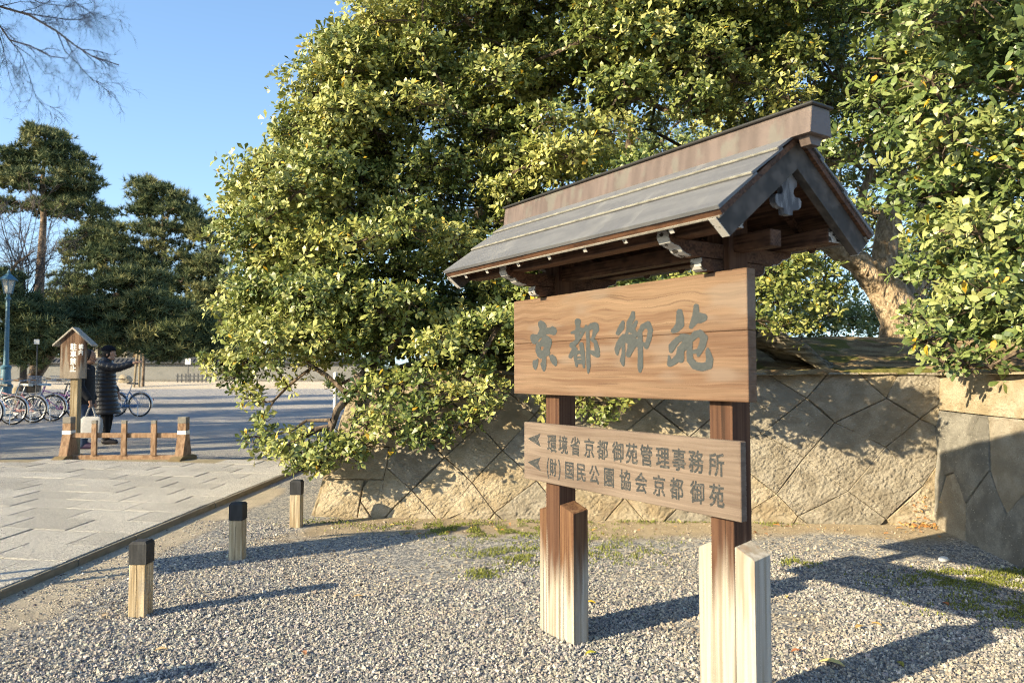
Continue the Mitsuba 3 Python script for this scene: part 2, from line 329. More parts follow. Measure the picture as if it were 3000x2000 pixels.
M('mat_root', lambda p, n, uv: mix((0.13, 0.115, 0.09), (0.40, 0.36, 0.29), smoothstep(0.3, 0.7, fbm(p.x * 5.0 + p.z * 6.0, p.y * 20.0, p.z * 38.0, octaves=4))), 0.9, 0.1, lambda p, n, uv: fbm(p.x * 8.0, p.y * 20.0, p.z * 50.0, octaves=3), 0.03, eps=4e-3)
# ================================================================== ground, paving, gravel
def quad(a, b, c, d): return np.array([a, b, c, d], float), np.array([[0, 1, 2], [0, 2, 3]])
single('gravel_ground', 'flat ground of grey gravel reaching from the sign to the far trees', None,
       quad((-500, -60, 0), (500, -60, 0), (500, 700, 0), (-500, 700, 0)), 'mat_ground', kind='structure')
def kerb_x(y): return -2.63 + 0.021 * (y - 4.0)
pv = thing('paving', 'pale stone slab paving with open dark joints left of the gravel', None, kind='structure')
put(pv, 'bed', quad((-30, -6, 0.038), (kerb_x(-6) - .012, -6, 0.038), (kerb_x(9.9) - .012, 9.9, 0.038), (-30, 9.9, 0.038)), 'mat_paver_joint')
ye = np.arange(-6, 10.0, 0.66)
for a, b in zip(ye[:-1], ye[1:]):
    if b < 2.2: continue
    b2 = b - 0.008; w = rnd.uniform(-.004, .004)
    put(pv, 'kerb', hull([(kerb_x(y) + w + dx, y, z) for y in (a, b2) for dx, z in ((-.012, -.02), (.010, -.02), (-.012, .044), (.006, .044), (.010, .040))]), 'mat_kerb')
put(pv, 'paved_ground', quad((-30, 9.9, 0.040), (kerb_x(9.9), 9.9, 0.040), (kerb_x(9.9), 10.2, 0.004), (-30, 10.2, 0.004)), 'mat_paver_1')
CW, CD = 0.53, 0.39
for k in range(-2, 20):
    yb = 2.62 + CD * k - 0.1
    off = 0.0 if k % 2 else CW / 2
    x1 = -2.635
    first = CW if not off else off
    xs = [x1, x1 - first]
    while xs[-1] > -0.74 * (yb + CD) - 1.3 and xs[-1] > -9.5: xs.append(xs[-1] - CW)
    for xa, xb in zip(xs[:-1], xs[1:]):
        g1, g2 = 0.0046, 0.0012
        sk = lambda x: -0.20 * (x + 2.63)
        kx = lambda x, y: x + (0.021 * (y - 4.0) if x == x1 else 0) - (0.012 if x == x1 else g1)
        ya, yc = yb + g2, yb + CD - g2
        if yc + sk(xb) > 9.85: continue
        j = rnd.uniform(-.003, .003, 6); zt = 0.050 + rnd.uniform(-.003, .003)
        c = [(kx(xa, ya), ya + sk(xa) + j[0]), (xb + g1 + j[1], ya + sk(xb) + j[2]), (xb + g1 + j[1], yc + sk(xb) + j[3]), (kx(xa, yc), yc + sk(xa) + j[4])]
        cx, cy = np.mean(c, 0)
        ins = [(x + (cx - x) * .016, y + (cy - y) * .014) for x, y in c]
        put(pv, 'slab', hull([(x, y, .02) for x, y in c] + [(x, y, zt - .004) for x, y in c] + [(x, y, zt) for x, y in ins]), f'mat_paver_{rnd.integers(3)}')

# loose gravel stones
OCT = np.array([[1, 0, 0], [-1, 0, 0], [0, 1, 0], [0, -1, 0], [0, 0, 1], [0, 0, -1.0]])
OCF = np.array([[0, 2, 4], [2, 1, 4], [1, 3, 4], [3, 0, 4], [2, 0, 5], [1, 2, 5], [3, 1, 5], [0, 3, 5]])
def rand_rot(n, g):
    q = g.normal(size=(n, 4)); q /= np.linalg.norm(q, axis=1, keepdims=True)
    w, x, y, z = q.T
    return np.stack([np.stack([1 - 2 * (y * y + z * z), 2 * (x * y - z * w), 2 * (x * z + y * w)], -1),
                     np.stack([2 * (x * y + z * w), 1 - 2 * (x * x + z * z), 2 * (y * z - x * w)], -1),
                     np.stack([2 * (x * z - y * w), 2 * (y * z + x * w), 1 - 2 * (x * x + y * y)], -1)], 1)
def wall_front_y(x): return 6.13 - 0.078 * (x + 1.62)
def ret_x(y): return 3.2 + (y - 5.68) * 0.14
g = np.random.default_rng(11)
N = 200000
y = 2.35 + (5.95 - 2.35) * g.random(N) ** 1.05
x = (g.random(N) * 2 - 1) * (0.74 * y + 0.15)
earthy = meshkit.fbm(np.c_[x * 2.3, y * 2.3, y * 0], 3, 5) + 0.55 * np.clip((y - 4.55) / 0.95, 0, 1) * np.clip((x + 1.9) / 0.7, 0, 1)
sandy = np.clip((-1.95 - x) / 0.45, 0, 1) * np.clip((9 - y) / 3, 0, 1)
keep = (x > kerb_x(y) + .03) & (y < wall_front_y(x) - .02) & (x < ret_x(y) - .03)
keep &= g.random(N) > np.clip((earthy - 0.50) * 3.0, 0, 0.90)
keep &= g.random(N) > 0.8 * np.clip(sandy * 1.5 * meshkit.fbm(np.c_[x * 3, y * 2.2, x * 0], 2, 9) * 1.4, 0, 1)
keep &= g.random(N) < np.clip(1.05 - 0.17 * (y - 2.4), 0.35, 1)
x, y, earthy = x[keep], y[keep], earthy[keep]; n = len(x)
rad = g.gamma(7.0, 0.0057 / 7.0, n).clip(.0028, .014)
sc = rad[:, None] * g.uniform(.65, 1.3, (n, 3)); sc[:, 2] *= .8
R = rand_rot(n, g)
jit = 1 + g.uniform(-.28, .28, (n, 6, 1))
V = np.einsum('nij,nkj->nki', R, OCT[None] * jit * sc[:, None]) + np.stack([x, y, rad * .25], -1)[:, None]
tone = g.random(n)
C = np.where(tone[:, None] < .46, np.array([.325, .315, .30]), np.where(tone[:, None] < .72, np.array([.44, .405, .35]), np.where(tone[:, None] < .91, np.array([.12, .125, .14]), np.array([.60, .56, .49]))))
C = C * g.uniform(.75, 1.3, (n, 1)) * (1 + g.normal(0, .03, (n, 3)))
warm = np.clip((earthy - .45) * 1.6, 0, .6)[:, None]
C = (C * (1 - warm) + C.mean(1, keepdims=True) * np.array([1.25, 1.0, .68]) * warm).clip(.02, .8)
F = (OCF[None] + (np.arange(n) * 6)[:, None, None]).reshape(-1, 3)
single('loose_gravel', 'loose grey and beige gravel stones around the sign posts', 'gravel', (V.reshape(-1, 3), F), 'mat_gravel', color=np.repeat(C * .87, 6, 0), kind='stuff')

# moss and short grass tufts
def blades(centres, g, h, w, c0, c1):
    n = len(centres); th = g.random(n) * 6.283; le = g.uniform(.2, .9, n); ph = g.random(n) * 6.283
    hh = h * g.uniform(.5, 1.3, n)
    wd = np.stack([np.cos(th), np.sin(th), th * 0], -1) * (w * g.uniform(.6, 1.3, n))[:, None]
    tip = np.stack([np.cos(ph) * le * hh, np.sin(ph) * le * hh, hh], -1)
    v = np.stack([centres - wd, centres + wd, centres + tip], 1).reshape(-1, 3)
    c = np.asarray(c0) + (np.asarray(c1) - c0) * g.random((n, 1)); c = c * g.uniform(.75, 1.25, (n, 1))
    return v, np.arange(3 * n).reshape(-1, 3), np.repeat(c, 3, 0)
g = np.random.default_rng(5)
patches = [(1390, 1556, .26, .14, 900), (1240, 1545, .30, .10, 600), (1500, 1560, .35, .12, 700), (1465, 1618, .16, .12, 450), (1425, 1683, .07, .06, 220), (1540, 1640, .14, .12, 350), (1730, 1590, .3, .16, 500), (1800, 1630, .2, .14, 320),
           (2240, 1530, .14, .08, 300), (2330, 1650, .06, .06, 160), (2880, 1705, .28, .13, 1100), (2960, 1790, .20, .13, 800), (2800, 1695, .12, .08, 300), (2950, 1680, .16, .06, 350), (1640, 1530, .5, .06, 500), (950, 1530, .16, .07, 150), (2000, 1528, .4, .05, 300)]
P = []
for u, v, rx, ry, k in patches:
    c0 = ground_at(u, v); q = g.normal(size=(k * 2, 2)) * [rx, ry]
    q = q[meshkit.noise(np.c_[(q + c0[:2]) * 14, q[:, 0] * 0], 3) > .42]
    P.append(np.c_[c0[0] + q[:, 0], c0[1] + q[:, 1], np.full(len(q), .004)])
P = np.vstack(P); P = P[(P[:, 1] < wall_front_y(P[:, 0]) - .02) & (P[:, 0] < ret_x(P[:, 1]) - .02)]
v, f, c = blades(P, g, .016, .0045, (.10, .125, .025), (.22, .23, .055))
single('moss_patches', 'patches of short yellow green moss at the foot of the stone wall', 'moss', (v, f), 'mat_litter', color=c, kind='stuff')

# ================================================================== stone retaining wall
wall = thing('stone_retaining_wall', 'low tan stone retaining wall with diagonal stones running behind the sign', 'stone wall')
WA = np.array([-1.62, 6.13, 0]); WS = np.array([1, -.078, 0.0]); WS /= np.linalg.norm(WS); WU = np.array([0, .25, 1.0])
WN = np.cross(WS, WU); WN /= np.linalg.norm(WN)
RA = np.array([3.2, 5.68, 0]); RS = np.array([-.14, -1, 0.0]); RS /= np.linalg.norm(RS); RU = np.array([.18, .02, 1.0])
RN = np.cross(RS, RU); RN /= np.linalg.norm(RN)
def stone(poly, A, S, U, NN, mat, g, proud=0.03, gap=.0013, parent=None):
    poly = poly.buffer(-gap).simplify(.004)
    if poly.is_empty or poly.area < .004: return
    if poly.geom_type != 'Polygon': poly = max(poly.geoms, key=lambda q: q.area)
    ring = np.array(poly.exterior.coords[:-1])
    if len(ring) > 3:   # split long edges so that edges wander
        out = []
        for a, b in zip(ring, np.roll(ring, -1, 0)):
            out.append(a); L = np.linalg.norm(b - a)
            if L > .2:
                nn = np.array([-(b - a)[1], (b - a)[0]]) / L
                out.append((a + b) / 2 + nn * g.normal(0, .004))
        ring = np.array(out)
    c = ring.mean(0); k = len(ring)
    h = proud * g.uniform(.45, 1.3)
    def layer(s, d): return [A + S * q[0] + U * q[1] + NN * dd for q, dd in zip(c + (ring - c) * s, d)]
    e = .009 / max(.05, np.sqrt(poly.area))
    tilt = g.normal(0, .010, 2); dz = lambda s: [h * 0 + float(tilt @ ((q - c) * s)) for q in ring]
    L0 = layer(1, [-.09] * k); L1 = layer(1, [-.003] * k)
    L2 = layer(1 - e, [h * .55 + t * .6 + g.normal(0, .003) for t in dz(1)])
    L3 = layer(.55, [h + t + g.normal(0, .006) for t in dz(1)])
    top = [A + S * c[0] + U * c[1] + NN * (h * 1.06 + g.normal(0, .004))]
    v = np.array(L0 + L1 + L2 + L3 + top); i = np.arange(k); j = (i + 1) % k
    f = [np.array(q) for r in range(3) for q in np.r_[np.c_[r * k + i, r * k + j, (r + 1) * k + j], np.c_[r * k + i, (r + 1) * k + j, (r + 1) * k + i]]]
    f += [np.array(q) for q in np.c_[3 * k + i, 3 * k + j, np.full(k, 4 * k)]]
    put(parent or wall, 'stone', (v, np.array(f)), mat, smooth=38)
g = np.random.default_rng(21)
TOP = 1.165
region = Polygon([(0, -.04), (5.0, -.04), (5.4, TOP), (.31, TOP)])
# corner stones at the free left end
corner = []
t0 = -.04
for hgt, wid in ((.33, .37), (.26, .50), (.28, .33), (.335, .46)):
    t1 = min(t0 + hgt, TOP); ta, tb = max(t0, 0) * .27, t1 * .27
    corner.append(Polygon([(ta, t0), (ta + wid, t0 + g.uniform(-.01, .01)), (tb + wid - .04, t1), (tb, t1)])); t0 = t1
cu = union_all(corner)
for q in corner: stone(q, WA, WS, WU, WN, 'mat_stone_buff', g, .012)
cell = .34; rot = math.radians(46)
ij = {}
def node(i, j):
    if (i, j) not in ij:
        a, b = i * cell * 1.10, j * cell * .94
        p = np.array([a * math.cos(rot) - b * math.sin(rot), a * math.sin(rot) + b * math.cos(rot)]) + g.normal(0, .020, 2)
        p = p + g.normal(0, .035, 2) * (p[0] > 1.5) + [max(0, p[0] - 1.3) * .22, 0]
        ij[(i, j)] = p + [1.52, .04]
    return ij[(i, j)]
for i in range(-14, 22):
    for j in range(-18, 14):
        q = Polygon([node(i, j), node(i + 1, j), node(i + 1, j + 1), node(i, j + 1)])
        if not q.is_valid or not q.intersects(region): continue
        q = q.intersection(region).difference(cu.buffer(.002))
        for p in getattr(q, 'geoms', [q]):
            if p.geom_type == 'Polygon' and p.area > .006:
                stone(p, WA, WS, WU, WN, STONE[g.choice([0, 0, 1, 1, 1, 2]) if p.centroid.x < 3.0 else g.choice([0, 2, 2, 1])][0], g, .022 if p.centroid.x < 2.9 else .015, gap=.0013 if p.centroid.x < 2.9 else .0009)
# larger irregular stones near the inner corner: Voronoi cells
from scipy.spatial import Voronoi
def vor_cells(pts, clip):
    far = np.array([[-50, -50], [50, -50], [50, 50], [-50, 50], [0, 80], [0, -80]])
    vo = Voronoi(np.vstack([pts, far]))
    for k in range(len(pts)):
        r = vo.regions[vo.point_region[k]]
        if -1 in r or not r: continue
        q = Polygon(vo.vertices[r]).intersection(clip)
        for p in getattr(q, 'geoms', [q]):
            if p.geom_type == 'Polygon' and p.area > .008: yield p
put(wall, 'core', hull([WA + WS * s + WU * t - WN * d for s, t in ((.02, -.1), (5.1, -.1), (5.5, TOP - .03), (.32, TOP - .03)) for d in (.016, .42)]), 'mat_wall_core')
# left end going back along the path: stones of the hidden end face
for a, b in ((0.0, .6), (.6, 1.2), (1.2, 1.9), (1.9, 2.7)):
    for t, h in ((0, .42), (.42, .40), (.82, .345)):
        stone(Polygon([(a, t), (b, t), (b, t + h), (a, t + h)]), np.array([-1.63, 6.15, 0]), np.array([0, 1.0, 0]), np.array([.27, .12, 1.0]), np.array([-.97, 0, .26]), 'mat_stone_tan', g, .015)
put(wall, 'end_core', hull([(-1.58 + .27 * z, y + .25 * z, z) for z in (-.1, 1.13) for y in (6.2, 9.0)] + [(-1.1 + .1 * z, y + .2 * z, z) for z in (-.1, 1.13) for y in (6.2, 9.0)]), 'mat_wall_core')
ret = thing('return_wall', 'shaded grey stone return wall at the right with a pale top course', 'stone wall')
RL = 3.4
xs = [-.5, .95, 1.75, 2.7, RL]
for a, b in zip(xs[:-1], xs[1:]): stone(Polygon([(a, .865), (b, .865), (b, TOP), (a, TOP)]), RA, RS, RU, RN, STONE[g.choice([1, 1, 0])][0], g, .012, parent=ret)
pts = []
for i in range(-1, 8):
    for j in range(2): pts.append((.22 + i * .47 + (j % 2) * .22, .22 + j * .42))
pts = np.array(pts) + g.normal(0, .075, (len(pts), 2))
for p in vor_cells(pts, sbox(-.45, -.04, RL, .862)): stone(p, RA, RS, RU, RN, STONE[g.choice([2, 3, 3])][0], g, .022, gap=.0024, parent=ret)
put(ret, 'core', hull([RA + RS * s + RU * t - RN * d for s in (-.5, RL) for t in (-.1, TOP - .03) for d in (.03, .40)]), 'mat_wall_core')

# ================================================================== earth bank behind the walls
gx, gy = np.meshgrid(np.linspace(-1.34, 17, 110), np.linspace(2.6, 27, 130), indexing='ij')
def bank_d(x, y): return np.maximum(y - (wall_front_y(x) + .30), x - (ret_x(y) + .22))
def bank_z(x, y):
    d = np.clip(bank_d(x, y), -.2, 50); t = np.clip(d / 3.4, 0, 1)
    e = np.clip((x + 1.34) / .8, 0, 1)
    return 1.145 + .035 * (meshkit.fbm(np.stack([x * 5.0, y * 5.0, x * 0], -1), 3, 6) - .5) + (.46 * t * t * (3 - 2 * t) + .10 * (meshkit.fbm(np.stack([x * 1.3, y * 1.3, x * 0], -1), 3, 2) - .5) * np.clip(d * 2 + .2, 0, 1)) * (.3 + .7 * e) + np.clip(d - 4, 0, 99) * .03
gz = bank_z(gx, gy)
idx = np.arange(gx.size).reshape(gx.shape)
a, b, c, d = idx[:-1, :-1].ravel(), idx[1:, :-1].ravel(), idx[1:, 1:].ravel(), idx[:-1, 1:].ravel()
dd = bank_d(gx, gy).ravel()
ok = (dd[a] > -.16) & (dd[b] > -.16) & (dd[c] > -.16) & (dd[d] > -.16)
f = np.r_[np.c_[a, b, c][ok], np.c_[a, c, d][ok]]
V_ = [np.stack([gx, gy, gz], -1).reshape(-1, 3)]; F_ = [f]; n0 = len(V_[0])
lx = np.linspace(-1.30, 3.40, 236); fy = wall_front_y(lx) + .30; nz = meshkit.fbm(np.c_[lx * 7.0, lx * 0, lx * 0], 4, 3) - .5; nw = meshkit.fbm(np.c_[lx * 16.0, lx * 0 + 5, lx * 0], 3, 7) - .5
lip = np.stack([np.stack([lx, fy + o + nw * .02 * k, z + nz * h], -1) for o, z, h, k in ((-.020, 1.150, .0, .5), (-.012, 1.172, .03, 1), (.015, 1.184, .045, 1), (.09, 1.186, .04, 0), (.34, 1.15, .0, 0))])
m_ = len(lx); V_.append(lip.reshape(-1, 3))
for r in range(4):
    k_ = np.arange(m_ - 1) + r * m_ + n0; F_ += [np.c_[k_, k_ + 1, k_ + m_ + 1], np.c_[k_, k_ + m_ + 1, k_ + m_]]
f = np.vstack(F_)
single('earth_bank', 'brown earth bank with moss on top of the stone wall', None, (np.vstack(V_), f), 'mat_bank', smooth=True, kind='structure')
GLYPH = {"環": "1265126016601c5e1d5c1d441444143c1c3c1d3b1d2814281327131f2e1f2f202f272e282529253b263c2e3c2e432d442544255b2e592f5f305f4158415636563641664166576b5a6b5c5f625f64696a6e6b6e6d6a7069735f6f5364505d4e5c4e594d59435e42614268486848675265526d43703d733a73396f376e376c3a6a3a64336730672d622a62166913691365/5558585d5a5d5f59615962575556/3f4e5d4f5d483f48|30356c356c3d303d|341c691c69323432/592a602b60235923/4a2a522b52234a23/3c2a432b43233c23", "境": "2c6e2c6c366a3b673e64405f405a375a373d653d655a595a5969646a656067606c636c6c6a70667256725270506b4f5a4a5a495b48634569406e31742f732e6f/40525b535c50414f/40475b485c454144|125f155c1e5a1e39143914301e301e1a271a27303030323233313f313d28352835204920491d471b481950185320672067285f285f2c5d306a316a39323931383039273927563153335b2c5d28602560236220621e641b6419661465/462848315331562c5628", "省": "134513421641283f3a393a1a3c184318441944344c31522a572b572953254f234f21511f551d591f5d245f246c32693664385d2f5a2f543652364e3a443e443f604060735773566f2f6f2e7325732548174a1647/2f622f6757665662/2f552f5b575a5655/2f482f4e574d5648|1636222a222825262720291e312031232d2a2b2b2b2d1f3a1c3a1b38", "京": "152516243b243b21381e371a3c18401846246b246b2d152d|515c515a535858566462646469686b6c63715d6a5d6858645862|2134603460524552456e42723b733b742e742d732b6b3a6b3c6a3c522152/2b3c2a482b4a564a563c|146c146a1e621e60225d225b255926562e592e5c2b5e2b601b71", "都": "1150124e1e482740273e133e13362636262c182c18242624261a27192f1930243c24401c441c481e691e6d216c27603f66456b4e6c5d6a626765626756675461545e605e625d635b6351604b564161275227527349734921472140303c353d3646364737473e353e2f45424642723a723a6e396d276d26731e731d721d5415561554/26643a653a5d265d/26543a553a4e264e/2f35313632353233372e372c2f2c", "御": "114a11471a3e242c2c2d2f2733183b1a39234f234f2b4e2c432c4438513951206b206b616a6366655d655c605a605a7359745274517350683b6b3b6c2e6d2e6e296d28652d642d472e463446354735643b623b412b412b382e382e362935263b267225731d731d4a1b4a174f154f/5a5d635c63295a29/455343554361516051414341434b4f4b4f53/352c30383b383b2c|122e122c1b241b221f1f221926192a1b2a1e281f262418331633", "苑": "446b44374536653666376657635b605c545c535b51545d545d3f4d3f4d6864696565655f685f6e626d6a6b6f66724b724871456e|125312511a4a1f40213f262f2b2f2b2a152a15212b212b192c183318341934214c214c194e185418551955216b216b2a552a55334c334c2a342a34332e332d383f3842394144404440483f483f4c3c55395b375c36602d6a2b6a266f1b74187418711670156c186a1e691f6726642e5c2e592c5924522252224f195816581656/234d254d264b284b2b4e2f4f30513451364c38402a40", "管": "1330142d182a19261b251f18281a26213f213f2832283530313131333b33392e3d2d412946204818511a4f1e4f216b216b285c295d2c5f2d5f305c315c3368336934694660465f3b223c2340243f5c3f5d405d552e552d586159625a627361745a7458712e712c7424742373234519461933/2e612d6959695961/443046335732542b50284b28492d4630/2d4d544e54472d47/1d321d332d322a2a27282228", "理": "126213601f5c1f4415441443143c153b1f3b1f28142813271320141f331f33282828283b323b32433144284428582b592f573357345f3161166a14691362|355c35544b534b4a364a361d691d694a544a54536a546b556b5c695d545d54676e686e706d712e712e684b684b5d365d/5441604260385438/542f603060255425/3f414b424b383f38/3f2f4b304b253f25", "事": "145814503b4f3a4b1d4b1d443b433b3f203f1f3e1f2d202c3b2c3b2816281527152116203b203b193c18441844206a206b216b276a284429452c612c613f443f44436244634563506c506d516d576c5863586369596958654465446f42723c742e742c6c3b6c3b651c651c5e1d5d3b5d3b58/445c595d59584458/444f5950594b454b444c/4437583858334433/28373b383b332833", "務": "133b243b24391a301a2e212b232e282f2f262e2515251424141e151d391d3a1f3c1f3d223b2339282c362e382e3b3a3a3d3b3e41473f4d3b463143313f363b35373237303a2f44244a18521a521d4f214f23672369246a276829682c662d63345d3a643f6e416f446c466c486b496448594355404f434f445445544f6a4f686564706073517350724f6b5b6b5d695f635f5c605b60575257505d4b66446d426d3e7136733570326e326c376b38694065455f485847573a573a4f4a4f4b4d4b46484646483f493f4a3a49375434552f5234432e432d6e29721d731b701a6a246a245421551f5b1963166316611460135a18561a511c50214314431342/4c2b4c2e55365c305c2e5e2c5d2b", "所": "366f366d386c386a3a693e624058415841524252422347214d21511f5a1e631a661a6a1e6b2262255e255e265a265a27552755284c2a4c396d396d4262426273597358424c424b554a554a5a495a495e46673d74|126f126c16641758185718231e212e1f381b3c1b3c1d40213f233327222a22313b313b4f3a50215020601f601f651e651c6f1974/333b223a22473347", "財": "126f19671e5c1e5b185b175a171d181c3b1c3b303d2f572f58196119612f6d2f6d386138616e60705e7258744d744c6f4a6d4a6b586b584756474f5544623f643a5f3a5d3d5c4455445348504c484e47543b54383b383b5b345c355f3a643a663c673e6d3c6d3970367033692c612c5e2f5d2f5b245b245d275d275f2561236821691d711a741874/2052325332492049/2040324132362036/2124202e322e3224", "国": "171e181d681d691e6973687460745e6f226f207418741773/21655f665f262126|255f25573b563b48294829403b403b342634262d272c592c5a2d5a3359344434443f574057485049534c534e585257575c585c5e5b5f/4548445750574f53484d484b4b4a4b48", "民": "1973166b1a671a1e1b1d601d611e613b603c453c45444748674868496850675149524e5e55665a695f696067615b695e6966657061725872506e4967496545613e5124522466286639603e603e683d69336b2d6e296e1d721b74/2432573357262426/3c413b3c243c24483c48", "公": "481e4e1b511b532155225a2c633563376a3e6d3f6d426748573855335231522f4c28|1c661c632161215f295729553348344436433b373d364439453d433e41443f453e493c4a34582e5e2e613e613f604f60535f535c4a524a4f524c6768696c696f61735a68296b286c1f6d|144223322330272c2e1c381e382030302e312a3921431b48", "園": "171d181c681c691d6973687461745f7021701f7418741773/225d2a5a375337512951293f573f5840584e5b4f5d525757555755595d5d5e605a64586455614f5f4e5d435943654267606760254426442a572a582b5831443144355c355d365d3c233c223b23353b353b312831282b292a3b2a3b262025205d/47524d5551524751/314a4f4b4f453145/215f205f20673a673a5a2664", "協": "133b13321f321f1920182718281928323332333b3e36452c442b352b35234823481d4a1851185219511b51236823682c672c6639633f5e415e4a6b4b6c4c6b696a69697163745a745a70586c616c636664535e535a63556d4e744970477241743a73396c416c42694262436143533e533b6138663869366a356e2e742a702a6d2e6a326335542c532c4c2d4b364b3644313d313b293b287327741f741f3b/3d403f423e453e4b4b4b4c4c4d4b554b56485641514050395c395e355f2b4e2b4e2e4b3448364838/4a6b4d6a526155534b534b614a62", "会": "133b14392233233127302f2931293e1c4018451b481b481e461f46214f295129582f5e315f336d386d3b693e6841593a583f293f283b263b243d1942/30353036513550334a30402736313431|18521849694969523e523c56375a375c2e653366346540654164526352604a594a574e564f5452545f615f636366686f62735f735d6e5a6c376e366f1e711c6c1c682265295e295c2f573153", "構": "3163315c385c38444b434b3f333f3338403740333733372c402c402835283521402140194118481849194921562156195e185f195f216b216b285f295f2c692c6a2d6a335f335f376d386d3f544054446844685c6e5c6e646864686e6770627356735572546b5f6b5f644164407338733864/545b5f5c5f575457/544f5f505f4b544b/4937563856334933/492b562c56284928/405b4b5c4b574057/404f4b504b4b404b|125b135715561a4c203920361436142e152d212d2119221829182a192a2d352d35362a362a3c3348334a354b354f31542f532f502d4f2c4b2a4b2a732974217321511f511e561b5c195d18611560155e", "内": "182a19293b293b193c184418451945296729682a686b676b676f607350734f724d6a5d6a5f695f5a5b5b595e565e545a40483f483c4f395139532b5f2860245b225b227319731872/443e5d565d585f585f3245324433443b433c/225824582a532c5335493941393d3b383b322232", "駐": "1368146817551d562355245626542b542b532e532e5218511750171d181c3c1c3c243025302b392b3a2c3a333034303a3a3a3a42304230483d493c684f684f50405040484f484f343e343d333d2c3e2b522b50244c204a1b5218521a551c551e571f58235b265b285829582b6c2b6c336b345934594869486a496a50595059676d686e696e6f6d703c703b6a3a6a3a6d37722873266c276b316b3367336230612e592c572b592c592d612e612d662a672866275c2659255925692169216a1f691f5d1d5b1c5b1c621b62196e146d/3051315534563551/1f39273a27331f33/20241f2b272b2724/27431f421f492749", "車": "1465145d3b5c3b571e571e2f3b2f3b2a172a172218213b213b194419442168216922692a442a442f622f62574457445c6c5d6c66446644743b743b661566/444e594f59474447/443e593f59374437/274e3b4f3b472747/3b382737273f3b3f", "禁": "133e133b163a222c222a162a16222622261927182e182f192f223c223c2a322b332d352d373039303b333e343e363b383c3a3f39423544354b2c4b2a3f2a3f225022501858185919592269226a236a29692a5d2a5d2c6231633465346a3a6d3b6d3d67425c385b355935594258446144614c204c20452744264226362436223a19421742/2f342f44504450344e344e3644403f423f403b3d3b3b383b3436|155a155316526b526b5a455a456f43723e742f742d6e2d6c3a6c3c6b3c5a|4f624f5f565c5a605c605f6461646a6e65726272566654665263|146e166b186b1e652065275c2f5e2f612c632c65246d226d1d721972176f", "止": "146f14662166212e2a2e2a663f663f1948194839683968424a42484348666c666c6f", "(": "3857384139413a3642214420461b491b4d1d4d20472a4433443743374244414541544255425c435d4466476f4d794d7c487e457d3e6f3b663b623a623a5e395e3957", ")": "331f331d371b3b1b4531473e483e48494949485b475b456841723a7e347c3379357839703d643e593f583f403e3f3d353929"}
BRUSH = '2383a023639824835026431428e2ec2a02fc2a433829037c2643a8|1164e013449015a47c1804a019c4d420a52023e52427250829050c2a254029257426659824058020a5802065b41f25e41b66101945fc1945c01a25981b058418251817c51813c52811c518|1a849817c49016c44c1683fc1863a41ac3741ca37c1ce37c1cc33c1b43101c42d01da2981ee2982022d820439c22a3a823e3cc2344002544682564b42324e02045041d04e0/1ac4201b244c1e04501ec4341d63f81bc3f4|13830c1482cc1602b01642b01782d418832818a36418636816a35414034c!35e45835843835c42836642037641c37a4183723ec34c38c35037435e36836e36c38c3a03923a439236c3ac2dc3b62d83be2e03c030c40030c40c2cc4102c44182c441c2cc42432441e3b840a45040245c3f64643e84603e04543de4443ea3e03e63d83bc3e03bc4043b440c3a84143a842c3a243c3c445c3f64b842050c42051c42c52843052843450c43c48843639043c2dc44827044c26845226c4662d84623b04683b44803984bc36c4d23704da37c4de3884d63f84b846c4b24784964884b04dc4d45184d45284d05644c857c4b659049e59846a58c44a56043c57842e57842657042655c4145483e45583e055c3e45883ec5bc3ea5d03e05e43d25ec3c25f03b45ec3a85dc3a45cc3b05643a853436e51c36a51437050839e5003ae49438a474364464/45c50c45a52447e53c48853848e52448a4f047c49c47049846c48c4704804984584a43f04a43c84a23c44623dc/3e44d83e04d43de4d83e05143f052040251c402518/3b43703ba3b03ec3b03f43783c63783be3703c63683f63643fa3443ba344!5c63d45e64145ea4145ea3a05d232c5ec2e45f62dc5fe2e860839860644862e43462a3e861838461e37062a36463836464436c64c3886823fc69c3fc69e3706982c86a42806ac2786b627c6ca2c46ca3fc6e44046e23ec6e63dc6f03d46fe3d87043e072645c7384e071e54c71255c7045606c45386bc5306ac4f869e4e869c4c86904cc6844c46844e467450468652469856c69057c68257c66454865654065254065254c67659c67a5a867660066a60c65e60c6485c462056c62050c6124cc6184c06224c06384e06644c06744bc6744b466c4ac5f44bc5ea4b45e64a05d64985b244c5963e85963d85a63945ac3885b43885ba390/6c64cc6e05006fc50870a4dc6fe46c6ea4206c8438/67c4686764786804806984a869c4a869c46068a468/5fe4585fc4505f04505f248c5f44906024845fa46c|5ee5885e85805c853c5a84e05a84cc5b44c05be4bc5c84c45fe5146065745fe588!7f03207ec3247de35c7d63607cc2e87ce2d87da2cc7ea2cc81a2ec83831084a30085430085e30886631c86838886c39c8883c488a3c088838c88a3148ba2ac8c42a490e28895a2a89622b49662c496e3249563849463b49403b093438093a3249322f490e2e88dc2f88ba3308b83788e237c8e63548ec34c8f434c92c3c894043c94044c93c4589104a49004b08c849c8a646889647886c48485448484a48084046c81e4547e64087de3f47dc3e47e239c7ea3907f438c7fc39883e4208604348664348604148303c882e3a882436c7fc32c/8ba39c8b63a08b841c8e24508f845c9084388fc3f08e83ac|8c458c8a24ec8a44dc8ac4d08b84d48e050c8e851c90a51893253093e54493e56493457c8f859c8f45fc8f060c8e66148d86148d0608|80c4ec7f84d07f64c47f84b08044a482e4b085e4e48684f886c50c86a56485c5c88585d884e5e083c5e482e5d0826524'

